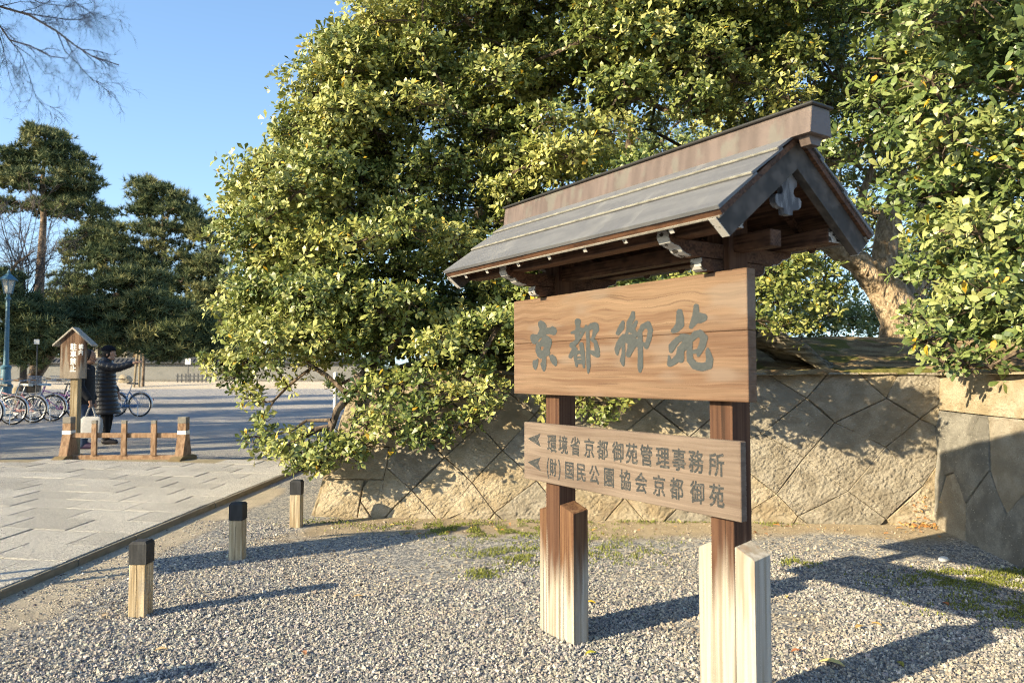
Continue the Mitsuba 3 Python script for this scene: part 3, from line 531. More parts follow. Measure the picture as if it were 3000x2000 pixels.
# ================================================================== the roofed wooden sign
sign = thing('roofed_sign', 'large wooden notice sign with two boards under a small grey gabled roof', 'sign')
for a, b in ((.190, .287), (1.147, 1.245)):
    put(sign, 'post', sg(cbox([a, .046, -.1], [b, .140, 1.80], .003)), 'mat_post')
for a, b, za, zb in ((.138, .1890, .542, .548), (.2885, .384, .580, .556), (1.088, 1.1460, .552, .576), (1.2465, 1.325, .580, .550)):
    pts = [(u, d, z) for d in (.050, .128) for u, z in ((a, -.1), (b, -.1))]
    for d, e in ((.050, 0), (.128, .012)):
        for u, zt in ((a, za), (b, zb)):
            s = .003 if u == a else -.003
            pts += [(u, d, zt + e - .003), (u + s, d, zt + e), (u + s, d + (.003 if d < .1 else -.003), zt + e)]
    put(sign, 'support', sg(hull(pts)), 'mat_support')
nb = f'{sign}__name_board'
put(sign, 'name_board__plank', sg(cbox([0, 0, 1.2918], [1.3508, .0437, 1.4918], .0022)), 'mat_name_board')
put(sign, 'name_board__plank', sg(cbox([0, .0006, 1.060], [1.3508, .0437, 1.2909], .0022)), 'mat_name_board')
FR = lambda d: (SO + SN * d, SE, [0, 0, 1.0], -SN)
for ch in BRUSH.split('!'):
    ms = []
    for P in ch.split('|'):
        rings = [[(int(r[k:k + 3], 16) / 2000, int(r[k + 3:k + 6], 16) / 4000 + 1) for k in range(0, len(r), 6)] for r in P.split('/')]
        ms.append(prism(Polygon(rings[0], rings[1:]).buffer(.0026).buffer(0), .0016, FR(.0004)))
    put(sign, 'name_board__character', join(*ms), 'mat_letter')
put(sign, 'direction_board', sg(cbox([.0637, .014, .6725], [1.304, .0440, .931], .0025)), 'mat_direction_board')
def glyph_poly(ch, w, h, grow=0.0):
    out = []
    for P in GLYPH[ch].split('|'):
        rings = [[(int(r[k:k + 2], 16) - 64, 64 - int(r[k + 2:k + 4], 16)) for k in range(0, len(r), 4)] for r in P.split('/')]
        out.append(Polygon(rings[0], rings[1:]).buffer(0))
    return affinity.scale(union_all(out).buffer(grow), w / 92.0, h / 92.0, origin=(0, 0))
def glyph_mesh(ch, cu, cz, w, h, frame, depth, grow=0.0):
    q = affinity.translate(glyph_poly(ch, w, h, grow), cu, cz)
    return join(*[prism(p, depth, frame) for p in getattr(q, 'geoms', [q]) if p.area > 1e-7])
rows = [('環境省京都御苑管理事務所', [.280, .361, .445, .537, .621, .713, .790, .870, .954, 1.034, 1.114, 1.204], .854, .066, .078),
        ('(財)国民公園協会京都御苑', [.249, .289, .335, .404, .483, .567, .658, .753, .840, .935, 1.022, 1.119, 1.204], .750, .064, .076)]
for text, us, z, w, h in rows:
    for ch, u in zip(text, us):
        ww = .05 if ch in '財' else w
        put(sign, 'direction_board__character', glyph_mesh(ch, u, z, ww, h * (1.08 if ch in '()' else 1), FR(.0142), .0012, 1.1), 'mat_letter_worn')
for z, a in ((.857, [(.094, .0), (.196, .030), (.176, .001), (.195, -.030)]), (.750, [(.094, .0), (.196, .031), (.176, .001), (.197, -.032)])):
    put(sign, 'direction_board__arrow', prism(Polygon([(u, z + q) for u, q in a]), .0012, FR(.0142)), 'mat_letter_worn')

# roof
UL, UR, DE, DR, ZE, ZA = -.155, 1.4936, -.287, .0975, 1.62, 1.912
sl = np.array([DR - DE, ZA - ZE]); LS = np.linalg.norm(sl); sl = sl / LS; nn = np.array([-sl[1], sl[0]])
def rp(s, o, side):   # point on the slope: s from the eave upwards, o above the roof plane
    d, z = np.array([DE, ZE]) + sl * s + nn * o
    return (d if side < 0 else 2 * DR - d), z
def slope_prism(pts, ua, ub, side): return sg(hull([(u, *rp(s, o, side)) for u in (ua, ub) for s, o in pts]))
rf = 'roof'
for side in (-1, 1):
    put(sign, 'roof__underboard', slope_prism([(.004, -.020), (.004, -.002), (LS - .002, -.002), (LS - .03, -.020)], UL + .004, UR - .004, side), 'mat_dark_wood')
    for s0, s1 in ((0, .19), (.19, .345), (.345, .478)):
        e = min(s1 + .02, .4815)
        put(sign, 'roof__panel', slope_prism([(s0, .0005 if s0 == 0 else .0085), (s0, .0125 if s0 == 0 else .0165), (e, .0015 + .0045), (e, -.001)], UL, UR, side), 'mat_roof')
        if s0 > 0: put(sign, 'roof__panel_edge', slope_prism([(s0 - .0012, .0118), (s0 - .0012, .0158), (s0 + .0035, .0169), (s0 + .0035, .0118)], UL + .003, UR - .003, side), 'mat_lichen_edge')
    put(sign, 'roof__eave_batten', slope_prism([(-.003, -.0255), (-.003, -.0205), (.02, -.0205), (.02, -.0255)], UL + .01, UR - .01, side), 'mat_grey_wood')  # added pale strip: sunlight on the roof board's lower edge put into colour
    for k in range(7):
        u = .001 + .213 * k
        if abs(u - .2385) < .04: u -= .03
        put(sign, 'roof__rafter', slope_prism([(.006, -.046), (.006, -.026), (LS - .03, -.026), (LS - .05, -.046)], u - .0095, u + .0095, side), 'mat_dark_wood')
        put(sign, 'roof__rafter_end', slope_prism([(.004, -.0455), (.004, -.0265), (.0058, -.0265), (.0058, -.0455)], u - .009, u + .009, side), 'mat_white_end')
ridge_sec = [(DR - .054, 1.884), (DR + .054, 1.884), (DR + .044, 1.9675), (DR - .044, 1.9675)]
put(sign, 'roof__ridge_box', sg(hull([(u, d, z) for u in (-.155, 1.559) for d, z in ridge_sec])), 'mat_ridge')
for u in (-.1568, 1.5592): put(sign, 'roof__ridge_end_plate', sg(hull([(u + du, DR + (d - DR) * .985, z * 1.0 + (.001 if z < 1.9 else -.001)) for du in (0, .0016) for d, z in ridge_sec])), 'mat_ridge')
put(sign, 'roof__ridge_cap', sg(cbox([-.166, DR - .056, 1.968], [1.570, DR + .056, 1.9775], .003)), 'mat_ridge_cap')
for u in (1.505, -.140): put(sign, 'roof__ridge_end_block', sg(hull([(u + du, d, z) for du in (0, .036) for d, z in ((DR - .035, 1.8838), (DR + .035, 1.8838), (DR + .022, 1.856), (DR - .022, 1.856))])), 'mat_ridge')
bz = [(-.281, 1.5985), (-.222, 1.553), (DR, 1.797), (DR, 1.886)]
for ua, ub in ((1.446, 1.476), (-.137, -.107)):
    for side in (-1, 1):
        m = lambda d: d if side < 0 else 2 * DR - d
        put(sign, 'bargeboard', sg(hull([(u, m(d) - (.0006 if (side < 0 and d == DR) else 0), z) for u in (ua, ub) for d, z in bz])), 'mat_barge')
        w = [(-.281, 1.5985), (-.222, 1.553), (-.2235, 1.5512), (-.2825, 1.5967)]
        put(sign, 'bargeboard_end', sg(hull([(u, m(d) + (-.0004 if side < 0 else .0004), z) for u in (ua + .001, ub - .001) for d, z in w])), 'mat_white_end')
half = [(0, 1.812), (.030, 1.785), (.046, 1.768), (.045, 1.752), (.030, 1.742), (.026, 1.728), (.034, 1.717), (.058, 1.716), (.066, 1.706), (.064, 1.688), (.050, 1.677), (.022, 1.674), (.020, 1.656), (0, 1.656)]
pend = Polygon([(DR - .006 + a, z) for a, z in half] + [(DR - .006 - a, z) for a, z in half[::-1]]).buffer(-.004).buffer(.004)
for u in (1.4225, -.106): put(sign, 'gable_pendant', prism(pend, .022, (SO + SE * u, SN, [0, 0, 1.0], SE)), 'mat_pendant')
for da, db in ((-.187, -.117), (2 * DR + .117, 2 * DR + .187)):
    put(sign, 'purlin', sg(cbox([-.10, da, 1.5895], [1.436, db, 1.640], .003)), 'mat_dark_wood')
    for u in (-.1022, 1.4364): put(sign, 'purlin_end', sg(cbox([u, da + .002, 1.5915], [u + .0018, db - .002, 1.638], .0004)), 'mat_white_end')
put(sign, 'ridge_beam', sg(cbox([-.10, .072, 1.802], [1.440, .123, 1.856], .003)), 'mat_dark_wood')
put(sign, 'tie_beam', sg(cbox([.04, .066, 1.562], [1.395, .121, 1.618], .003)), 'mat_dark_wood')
prof = [(-.214, 1.612), (-.216, 1.590), (-.206, 1.573), (-.186, 1.566), (-.166, 1.562), (-.151, 1.549), (-.131, 1.541), (-.108, 1.538)]
low = [(-.062, 1.535), (-.063, 1.510), (-.055, 1.500), (-.040, 1.4945)]
def mir(P): return [(2 * DR - d, z) for d, z in P][::-1]
for uc in (.2385, 1.196):
    arm = Polygon(prof + [(2 * DR - d, z) for d, z in prof[::-1]] + [(2 * DR + .190, 1.612), (2 * DR + .190, 1.5885), (-.190, 1.5885), (-.190, 1.612)])
    put(sign, 'bracket_arm', prism(arm.buffer(0), .048, (SO + SE * (uc - .024), SN, [0, 0, 1.0], SE)), 'mat_dark_wood')
    lowp = Polygon(low + [(2 * DR - d, z) for d, z in low[::-1]])
    put(sign, 'lower_bracket', prism(lowp.buffer(0), .046, (SO + SE * (uc - .023), SN, [0, 0, 1.0], SE)), 'mat_dark_wood')
    for P, w in ((prof, .0475), (low, .0455)):
        for Q in (P, mir(P)):
            Ls = LineString(Q); st = Ls.buffer(.0016, cap_style='flat')
            put(sign, 'bracket_end', prism(st, w + .0024, (SO + SE * (uc - w / 2 - .0012), SN, [0, 0, 1.0], SE)), 'mat_white_end')
# ================================================================== bollards
def bollard(name, x, y, label, h=.355, group='short square wooden bollards in a row along the gravel', lean=0.0):
    t = thing(name, label, 'bollard', group)
    s = .041; r = np.random.default_rng(int(1000 * y))
    R = rotz(r.uniform(-.10, .02)); L = np.eye(3); L[0, 2] = lean
    hc = h * .30
    sh = m3.Manifold.hull_points(cbox([-s, -s, -.08], [s, s, h - hc], .005)[0])
    for k in (0, 1):
        cx = r.uniform(-.012, .012); q = m3.Manifold.hull_points(np.array([(cx + a * .0014, b, z) for z in (-.1, h * r.uniform(.55, .9)) for a in (-1, 1) for b in (-s - .01, -s + .02)]))
        sh = sh - (q if k == 0 else q.rotate((0, 0, 90)))
    put(t, 'shaft', xf(sh, R @ L, (x, y, 0)), 'mat_bollard')
    k = [(a * (s + .0008), b * (s + .0008), h - hc + .0004) for a in (-1, 1) for b in (-1, 1)] + [(a * (s + .0008), b * (s + .0008), h - .010 + r.uniform(-.003, .003)) for a in (-1, 1) for b in (-1, 1)] + [(a * (s - .008), b * (s - .008), h + r.uniform(-.002, .003)) for a in (-1, 1) for b in (-1, 1)]
    put(t, 'black_top', xf(hull(k), R @ L, (x, y, 0)), 'mat_bollard_black')
    return t
bollard('wooden_bollard', -1.782, 3.640, 'square wooden bollard with black top, nearest the camera at the left')
bollard('wooden_bollard', -1.715, 4.725, 'square wooden bollard with black top, middle one of three, partly in shadow', h=.352)
bollard('wooden_bollard', -1.632, 5.715, 'square wooden bollard with black top, farthest one beside the wall corner', h=.352)
bollard('wooden_bollard', -1.985, 2.50, 'square wooden bollard just outside the left edge of the view')

# ================================================================== low wooden barrier
bar = thing('wooden_barrier', 'low brown wooden barrier with dark post tops and white bands on the paving', 'barrier')
BR = rotz(-.02); BT = np.array([-5.10, 9.93, .004])
def bb(m): return xf(m, BR, BT)
for sx in (-.765, .765):
    put(bar, 'post', bb(hull([(sx + a * .055, b * w, z) for a in (-1, 1) for b in (-1, 1) for z, w in ((.085, .125), (.24, .07), (.30, .055), (.36, .055))])), 'mat_redwood')
    put(bar, 'white_band', bb(cbox([sx - .058, -.058, .3605], [sx + .058, .058, .412], .002)), 'mat_white_paint')
    put(bar, 'post', bb(cbox([sx - .055, -.055, .4125], [sx + .055, .055, .505], .003)), 'mat_redwood')
    put(bar, 'post_top', bb(cbox([sx - .056, -.056, .5055], [sx + .056, .056, .590], .005)), 'mat_grey_wood')
    put(bar, 'foot', bb(hull([(sx + a * .075, b * w, z) for a in (-1, 1) for b in (-1, 1) for z, w in ((.0, .25), (.05, .25), (.085, .17))])), 'mat_mossy_wood')
put(bar, 'bottom_rail', bb(cbox([-.69, -.045, .006], [.69, .045, .088], .005)), 'mat_redwood')
put(bar, 'top_rail', bb(cbox([-.71, -.028, .315], [.71, .028, .378], .004)), 'mat_redwood')
for px in (-.395, .0, .395):
    put(bar, 'picket', bb(cbox([px - .034, -.066, .088], [px + .034, -.0285, .50], .003)), 'mat_redwood')
    put(bar, 'picket_top', bb(cbox([px - .0345, -.067, .5005], [px + .0345, -.028, .548], .004)), 'mat_grey_wood')

# ================================================================== small notice sign
def notice(name, label, x, y, yaw, letters=True, posts=((0, .055),), zb=1.096, ze=1.645, zp=1.835, w=.187, over=.10):
    t = thing(name, label, 'sign')
    R = rotz(yaw); o = np.array([x, y, 0.0]); X = R @ [1.0, 0, 0]; Y = R @ [0, 1.0, 0]; Z = np.array([0, 0, 1.0])
    for px, r in posts: put(t, 'post', xf(cbox([px - r, -r * .9 + .02, -.1], [px + r, r * .9 + .02, zp - .12], .004), R, o), 'mat_pale_post')
    put(t, 'board', prism(Polygon([(-w, zb), (w, zb), (w, ze + .02), (0, zp - .02), (-w, ze + .02)]), .035, (o - Y * .036, X, Z, -Y)), 'mat_notice_board')
    sl = (zp - ze) / w
    for s in (-1, 1):
        e = (w + over) * s
        put(t, 'roof_slat', xf(hull([(a, d, z) for d in (-.105, .055) for a, z in ((.0004 * s, zp), (.0004 * s, zp - .026), (e, zp - sl * (w + over) * .86), (e, zp - sl * (w + over) * .86 - .026))]), R, o), 'mat_pale_roof')
    if letters:
        fr = (o - Y * .0712, X, Z, -Y)
        for ch, cu, cz, h in [('構', .115, 1.558, .076), ('内', .115, 1.478, .076), ('駐', .005, 1.560, .098), ('車', .005, 1.455, .098), ('禁', .005, 1.352, .098), ('止', .005, 1.245, .098)]:
            put(t, 'character', glyph_mesh(ch, cu, cz, h * .92, h, fr, .003, 1.3), 'mat_white_letter')
    return t
notice('notice_sign', 'small brown house shaped sign with white lettering on a pale post beside the barrier', -6.33, 10.86, -.02)
notice('notice_sign', 'small house shaped sign on two thin posts outside the left edge of the view', -4.47, 3.06, -1.0, False, ((-.085, .024), (.085, .024)), 1.05, 1.55, 1.86, .21)

# ================================================================== white post behind the hanging branch
wp = thing('white_post', 'slim white post standing behind the hanging branch at the wall corner', 'post')
q = ground_at(981, 1287)
put(wp, 'shaft', xf(tube([(0, 0, -.05), (0, 0, 1.16)], .036, 14), None, q), 'mat_white_paint', smooth=40)
put(wp, 'cap', xf(tube([(0, 0, 1.161), (0, 0, 1.18), (0, 0, 1.195)], [.04, .04, .018], 14), None, q), 'mat_white_paint', smooth=40)

# ================================================================== fallen leaves, litter, stones
def leaf_blade(L, W, curl, g):
    u = np.array([0, .22, .5, .78, 1.0]); w = np.array([.02, .33, .5, .34, .02]) * W
    v = np.vstack([np.c_[u * L, -w, curl * np.sin(u * 3.1) + .1 * w], np.c_[u * L, u * 0, curl * np.sin(u * 3.1) - .004], np.c_[u * L, w, curl * np.sin(u * 3.1) + .1 * w]])
    f = []
    for r in (0, 1):
        for i in range(4): a = r * 5 + i; f += [[a, a + 1, a + 6], [a, a + 6, a + 5]]
    return v, np.array(f)
g = np.random.default_rng(33)
fl = [(1745, 1772, .05, 'small yellow leaf on the gravel right of the left sign post', (.50, .36, .04)), (1747, 1918, .052, 'yellow green leaf on the gravel below the left sign post', (.42, .40, .05)),
      (2400, 1944, .095, 'long pale yellow leaf on the gravel near the lower right', (.62, .50, .20)), (2648, 1960, .05, 'small olive leaf in the shadow at the lower right', (.26, .24, .05)),
      (2530, 1840, .06, 'ochre leaf on the sunlit gravel between the post shadows, left of two', (.45, .32, .12)), (2583, 1838, .045, 'ochre leaf on the sunlit gravel between the post shadows, right of two', (.42, .28, .10)),
      (2762, 1770, .05, 'reddish brown leaf at the edge of the board shadow', (.34, .12, .05)), (2346, 1912, .045, 'orange leaf on the gravel left of the long pale leaf', (.42, .17, .08)),
      (2305, 1757, .04, 'yellowish leaf on the gravel right of the right support', (.42, .34, .10)), (1063, 1752, .05, 'dry buff leaf on the gravel in front of the bollards', (.48, .34, .18)),
      (297, 1815, .055, 'pale buff leaf left of the nearest bollard', (.55, .42, .26)), (452, 1912, .05, 'buff leaf beside the bottom left shadow', (.52, .38, .20)), (2343, 1531, .06, 'orange leaf at the wall foot right of the sign', (.46, .22, .07)),
      (896, 1925, .045, 'brown leaf on the gravel at the bottom centre', (.32, .16, .09))]
for u, v, L, lab, col in fl:
    p = ground_at(u, v); p[2] = .013
    m = xf(leaf_blade(L, L * .5, L * .12, g), rotz(g.uniform(0, 6.28)), p)
    single('fallen_leaf', lab, 'leaf', m, 'mat_litter', color=np.broadcast_to(np.array(col), (len(m[0]), 3)), smooth=True, group='fallen leaves on the gravel')
a = Acc()
for k in range(260):
    if k < 130: p = ground_at(g.normal(2700, 45), g.normal(1528, 14))
    elif k < 170: p = np.array([3.12 + g.normal(0, .05), 5.75 + g.normal(0, .05), g.random() * .22])
    else: p = ground_at(g.uniform(1150, 2900), g.normal(1545, 16))
    if p[1] > wall_front_y(p[0]) - .01 and k < 130: p[1] = wall_front_y(p[0]) - g.uniform(.01, .12)
    p[2] = max(p[2], .012)
    L = g.uniform(.025, .06); v, f = xf(leaf_blade(L, L * .4, L * .15, g), rand_rot(1, g)[0] * .35 + rotz(g.uniform(0, 6.28)) * .65, p)
    a.add(v, f, np.array([(.46, .20, .06), (.38, .24, .10), (.50, .34, .12), (.30, .15, .07)][g.integers(4)]))
single('leaf_litter', 'orange brown leaf litter gathered in the corner at the wall foot', 'leaves', a.mesh(), 'mat_litter', color=a.col(), kind='stuff')
p = ground_at(2765, 1644)
pb = trimesh.creation.icosphere(2); pv_ = np.array(pb.vertices) * [.032, .026, .018]; pv_ = pv_ * (1 + .25 * (meshkit.noise(np.array(pb.vertices) * 2.5, 4)[:, None] - .5))
single('white_stone', 'single pale stone on the gravel in the sunlit strip at the right', 'stone', (pv_ + p + [0, 0, .014], np.array(pb.faces)), 'mat_white_paint', smooth=True)
# ================================================================== trees
def unit(a): return a / (np.linalg.norm(a, axis=-1, keepdims=True) + 1e-12)
def skeleton(trunk, trunk_r, pads, g, r0=.009, seg=.32, wob=.10, sag=.0, e=2.35, n=6, tend=.45):
    pos = [np.asarray(p, float) for p in trunk]; par = [-1] + list(range(len(trunk) - 1)); chains = [list(range(len(trunk)))]
    order = np.argsort([min(np.linalg.norm(p[:3] - q) for q in pos) for p in pads])
    for k in order:
        p = np.asarray(pads[k][:3], float); A = np.array(pos)
        dist = np.linalg.norm(A - p, axis=1) + .35 * np.clip(A[:, 2] - p[2], 0, 9)
        dist[0] += 1.0
        i = int(np.argmin(dist)); L = np.linalg.norm(p - pos[i]); m = max(2, int(L / seg))
        ch = [i]; q0 = pos[i]
        for s in range(1, m + 1):
            t = s / m
            q = q0 + (p - q0) * t + g.normal(0, wob, 3) * (t < 1) * min(1, L) * .6 + np.array([0, 0, sag * 4 * t * (1 - t) * L])
            pos.append(q); par.append(ch[-1]); ch.append(len(pos) - 1)
        chains.append(ch)
    N = len(pos); R = np.full(N, 0.0); kids = np.zeros(N)
    for i in range(N - 1, -1, -1):
        R[i] = max(R[i], r0 ** e); 
        if par[i] >= 0: R[par[i]] += R[i]
    R = R ** (1 / e); R *= 1.0
    tr = chains[0]; R[tr] = np.maximum(R[tr], np.linspace(trunk_r, trunk_r * tend, len(tr)))
    a = Acc()
    for ch in chains:
        rr = R[ch].copy()
        if ch is not tr: rr[0] = min(rr[0], rr[1] * 1.25)
        a.add(*tube(np.array(pos)[ch], rr, n if R[ch[0]] > .05 or ch is tr else 5, cap=False))
    return a
TU = np.array([0, .42, .42, .80, .80, 1.0]); TV = np.array([0, -.36, .36, -.44, .44, 0]); TZ = np.array([0, .03, .03, -.03, -.03, -.12])
TF = np.array([[0, 1, 2], [1, 3, 4], [1, 4, 2], [3, 5, 4]])
def leaves(c, axis, L, g, k=6, wr=.46, tilt=(-.1, 1.1), cols=None, hue=None):
    n = len(c)
    ref = np.where(np.abs(axis[:, 2:3]) < .9, np.array([[0, 0, 1.0]]), np.array([[1.0, 0, 0]]))
    a = unit(np.cross(axis, ref)); b = np.cross(axis, a)
    az = (np.arange(k)[None] * 2 * np.pi / k + g.uniform(0, 6.28, (n, 1)) + g.normal(0, .3, (n, k)))
    rad = np.cos(az)[..., None] * a[:, None] + np.sin(az)[..., None] * b[:, None]
    t = g.uniform(tilt[0], tilt[1], (n, k, 1))
    X = np.cos(t) * rad + np.sin(t) * axis[:, None]
    Y = unit(np.cross(axis[:, None] + g.normal(0, .25, (n, k, 3)), X)); Z = np.cross(X, Y)
    l = L * g.uniform(.5, 1.25, (n, k, 1)) * g.uniform(.8, 1.15, (n, 1, 1)); w = l * wr * g.uniform(.85, 1.15, (n, k, 1))
    o = c[:, None] + X * l * .12 + axis[:, None] * g.uniform(-.25, .15, (n, k, 1)) * L
    V = o[:, :, None] + X[:, :, None] * (l * TU)[..., None] + Y[:, :, None] * (w * TV)[..., None] + Z[:, :, None] * (l * TZ * g.uniform(.3, 1.8, (n, k, 1)))[..., None]
    m = n * k
    h = (hue if hue is not None else g.random(n))[:, None] + g.normal(0, .16, (n, k)); h = h.clip(0, 1).reshape(-1, 1)
    c0, c1, c2 = [np.asarray(q) for q in cols]
    C = np.where(h < .5, c0 + (c1 - c0) * h * 2, c1 + (c2 - c1) * (h * 2 - 1)) * g.uniform(.8, 1.2, (m, 1))
    y = g.random(m) < .012; C[y] = np.array([.50, .33, .03]) * g.uniform(.7, 1.1, (y.sum(), 1))
    return V.reshape(m, 6, 3), C
def pad_whorls(pads, g, per, out=(-.45, -.55, .2)):
    cs, ax, hu = [], [], []
    for p in pads:
        c, r, rz = np.asarray(p[:3]), p[3], p[4]
        n = max(6, int(per * r * r * g.uniform(.8, 1.2)))
        d = unit(g.normal(size=(n, 3))); fl = (d[:, 2] < -.15) & (g.random(n) < .6); d[fl, 2] *= -1
        s = (.35 + .65 * g.random((n, 1)) ** .5) * (1 + .2 * g.normal(size=(n, 1))).clip(.5, 1.22)
        cs.append(c + d * s * [r, r, rz])
        ax.append(unit(.55 * d * [1, 1, 1.3] + np.array([0, 0, .45]) + .80 * np.asarray(out) + g.normal(0, .42, (n, 3))))
        hu.append(np.clip(g.normal(.5, .2) + g.normal(0, .12, n), 0, 1))
    return np.vstack(cs), np.vstack(ax), np.concatenate(hu)
GREEN = [(.060, .098, .027), (.200, .235, .058), (.41, .40, .125)]
DGREEN = [(.058, .098, .030), (.155, .210, .062), (.33, .355, .13)]
def leafmesh(V, C, kite=False):
    n = len(V)
    if kite:
        Q = np.stack([V[:, 0], V[:, 1] * .35 + V[:, 3] * .65, V[:, 2] * .35 + V[:, 4] * .65, V[:, 5]], 1)
        return (Q.reshape(-1, 3), (np.array([[0, 1, 2], [1, 3, 2]])[None] + (np.arange(n) * 4)[:, None, None]).reshape(-1, 3)), np.repeat(C, 4, 0)
    return (V.reshape(-1, 3), (TF[None] + (np.arange(n) * 6)[:, None, None]).reshape(-1, 3)), np.repeat(C, 6, 0)
def leafy_tree(name, label, trunk, tr, pads, g, L, per, cols, bark='mat_bark', k=6, parts=0, group=None, twigs=8, r0=.009, seg=.32, out=(-.45, -.55, .2), wob=.10, kindname='foliage', back=None, kite=False, wr=.46):
    t = thing(name, label, 'tree', group)
    a = skeleton(trunk, tr, pads, g, r0=r0, wob=wob, seg=seg)
    put(t, 'trunk', a.mesh(), bark, smooth=50)
    fp = [p for p in pads if not (back and back(p))]; bp = [p for p in pads if back and back(p)]
    c, ax, hu = pad_whorls(fp, g, per, out)
    if twigs:
        w = Acc(); j = 0
        for p in pads:
            for q in range(twigs):
                d = unit(g.normal(size=3) + [0, 0, .3]) * [p[3], p[3], p[4]] * g.uniform(.6, 1.0)
                P0 = np.asarray(p[:3]); mid = P0 + d * .5 + g.normal(0, .03, 3)
                w.add(*tube([P0, mid, P0 + d], [r0 * .75, r0 * .5, r0 * .3], 3, cap=False))
        put(t, 'twigs', w.mesh(), bark, smooth=60, kind='stuff')
    V, C = leaves(c, ax, L, g, k=k, cols=cols, hue=hu, wr=wr)
    if bp:
        c, ax, hu = pad_whorls(bp, g, per * .42, out); V2, C2 = leaves(c, ax, L * 1.5, g, k=k, cols=cols, hue=hu, wr=wr)
        V, C = np.vstack([V, V2]), np.vstack([C, C2])
    if parts:
        ctr = V.mean(1); dep = ctr[:, 1]; inv = (np.abs(ctr[:, 0] / dep) < .66) & (np.abs((ctr[:, 2] - CAM_H) / dep - .044) < .42)
        sc_ = np.where(inv, dep + g.uniform(0, .35, len(dep)), 1e9); sel = np.argsort(sc_)[:parts]
        for i in sel: put(t, 'leaf', (V[i], TF), 'mat_leaf', color=np.repeat(C[i:i + 1], 6, 0))
        kp = np.ones(len(V), bool); kp[sel] = False; V, C = V[kp], C[kp]
    m, cc = leafmesh(V, C, kite)
    put(t, kindname, m, 'mat_leaf', color=cc, kind='stuff')
    return t
from shapely import contains_xy
def poisson(n, g, lo, hi, test, rmin, tries=60000):
    out = []
    P = g.uniform(lo, hi, (tries, 3)); ok = test(P); P = P[ok]
    for p in P:
        if len(out) >= n: break
        if not out or np.min(np.linalg.norm((np.array(out) - p) * [1, 1, 1.35], axis=1)) > rmin: out.append(p)
    return np.array(out)
def taper(P, y0):
    s = np.where(P[:, 1] < y0, y0 / P[:, 1], 1.0); return P[:, 0] * s, CAM_H + (P[:, 2] - CAM_H) * s
g = np.random.default_rng(101)
# --- the big clipped evergreen over the wall
S1 = Polygon([(-1.32, 4.9), (-1.76, 4.04), (-2.02, 3.51), (-2.34, 3.1), (-2.52, 2.82), (-2.52, 2.45), (-2.52, 1.89), (-2.58, 1.55), (-2.2, 1.38), (-1.5, 1.36), (-.9, 1.30), (0.2, 1.35), (.9, 1.50), (1.5, 1.62), (2.3, 1.75), (2.6, 2.4), (2.75, 5.2), (2.4, 7.2), (-.6, 7.2), (-1.0, 5.8)])
def t1(P):
    x, z = taper(P, 7.0)
    front = 5.75 + .36 * meshkit.noise(np.c_[P[:, 0] * 1.1, P[:, 2] * 1.3, P[:, 0] * 0], 6) + .07 * np.clip(P[:, 2] - 3.2, 0, 4)
    return contains_xy(S1, x, z) & ~((P[:, 0] > 1.0) & (P[:, 2] > 2.0) & (P[:, 2] < 3.4) & ((P[:, 1] > 6.6) | (P[:, 2] > 2.35))) & (P[:, 1] > front) & (P[:, 1] < front + 2.3 - .4 * np.clip(P[:, 0], 0, 3))
base = poisson(470, g, [-3.2, 5.6, 1.1], [3.2, 9.0, 6.4], t1, .285)
edge = poisson(110, g, [-3.2, 6.3, 1.2], [-1.2, 8.3, 5.4], lambda P: contains_xy(S1.buffer(-.02).difference(S1.buffer(-.45)), *taper(P, 7.0)), .27)
fill = poisson(75, g, [-.2, 5.9, 3.5], [2.5, 6.9, 5.2], lambda P: (P[:, 2] < 5.3) & (P[:, 2] > 3.5 + .15 * P[:, 0]), .30)
base = np.vstack([base, edge, fill])
sunlit = [at(2650, 985, 8.9), at(2640, 930, 8.8), at(2615, 890, 8.8), at(2598, 850, 8.8), at(2560, 800, 8.8), at(2500, 765, 8.7), at(2620, 740, 8.9)]
def clear(P):
    ok = np.ones(len(P), bool)
    for q in sunlit:
        d = P - q; t = d @ SUN; ok &= (t < 0) | (np.linalg.norm(d - t[:, None] * SUN, axis=1) > .30)
    return ok
base = base[clear(base)]
pads1 = [(*p, g.uniform(.24, .40), g.uniform(.13, .21)) for p in base]
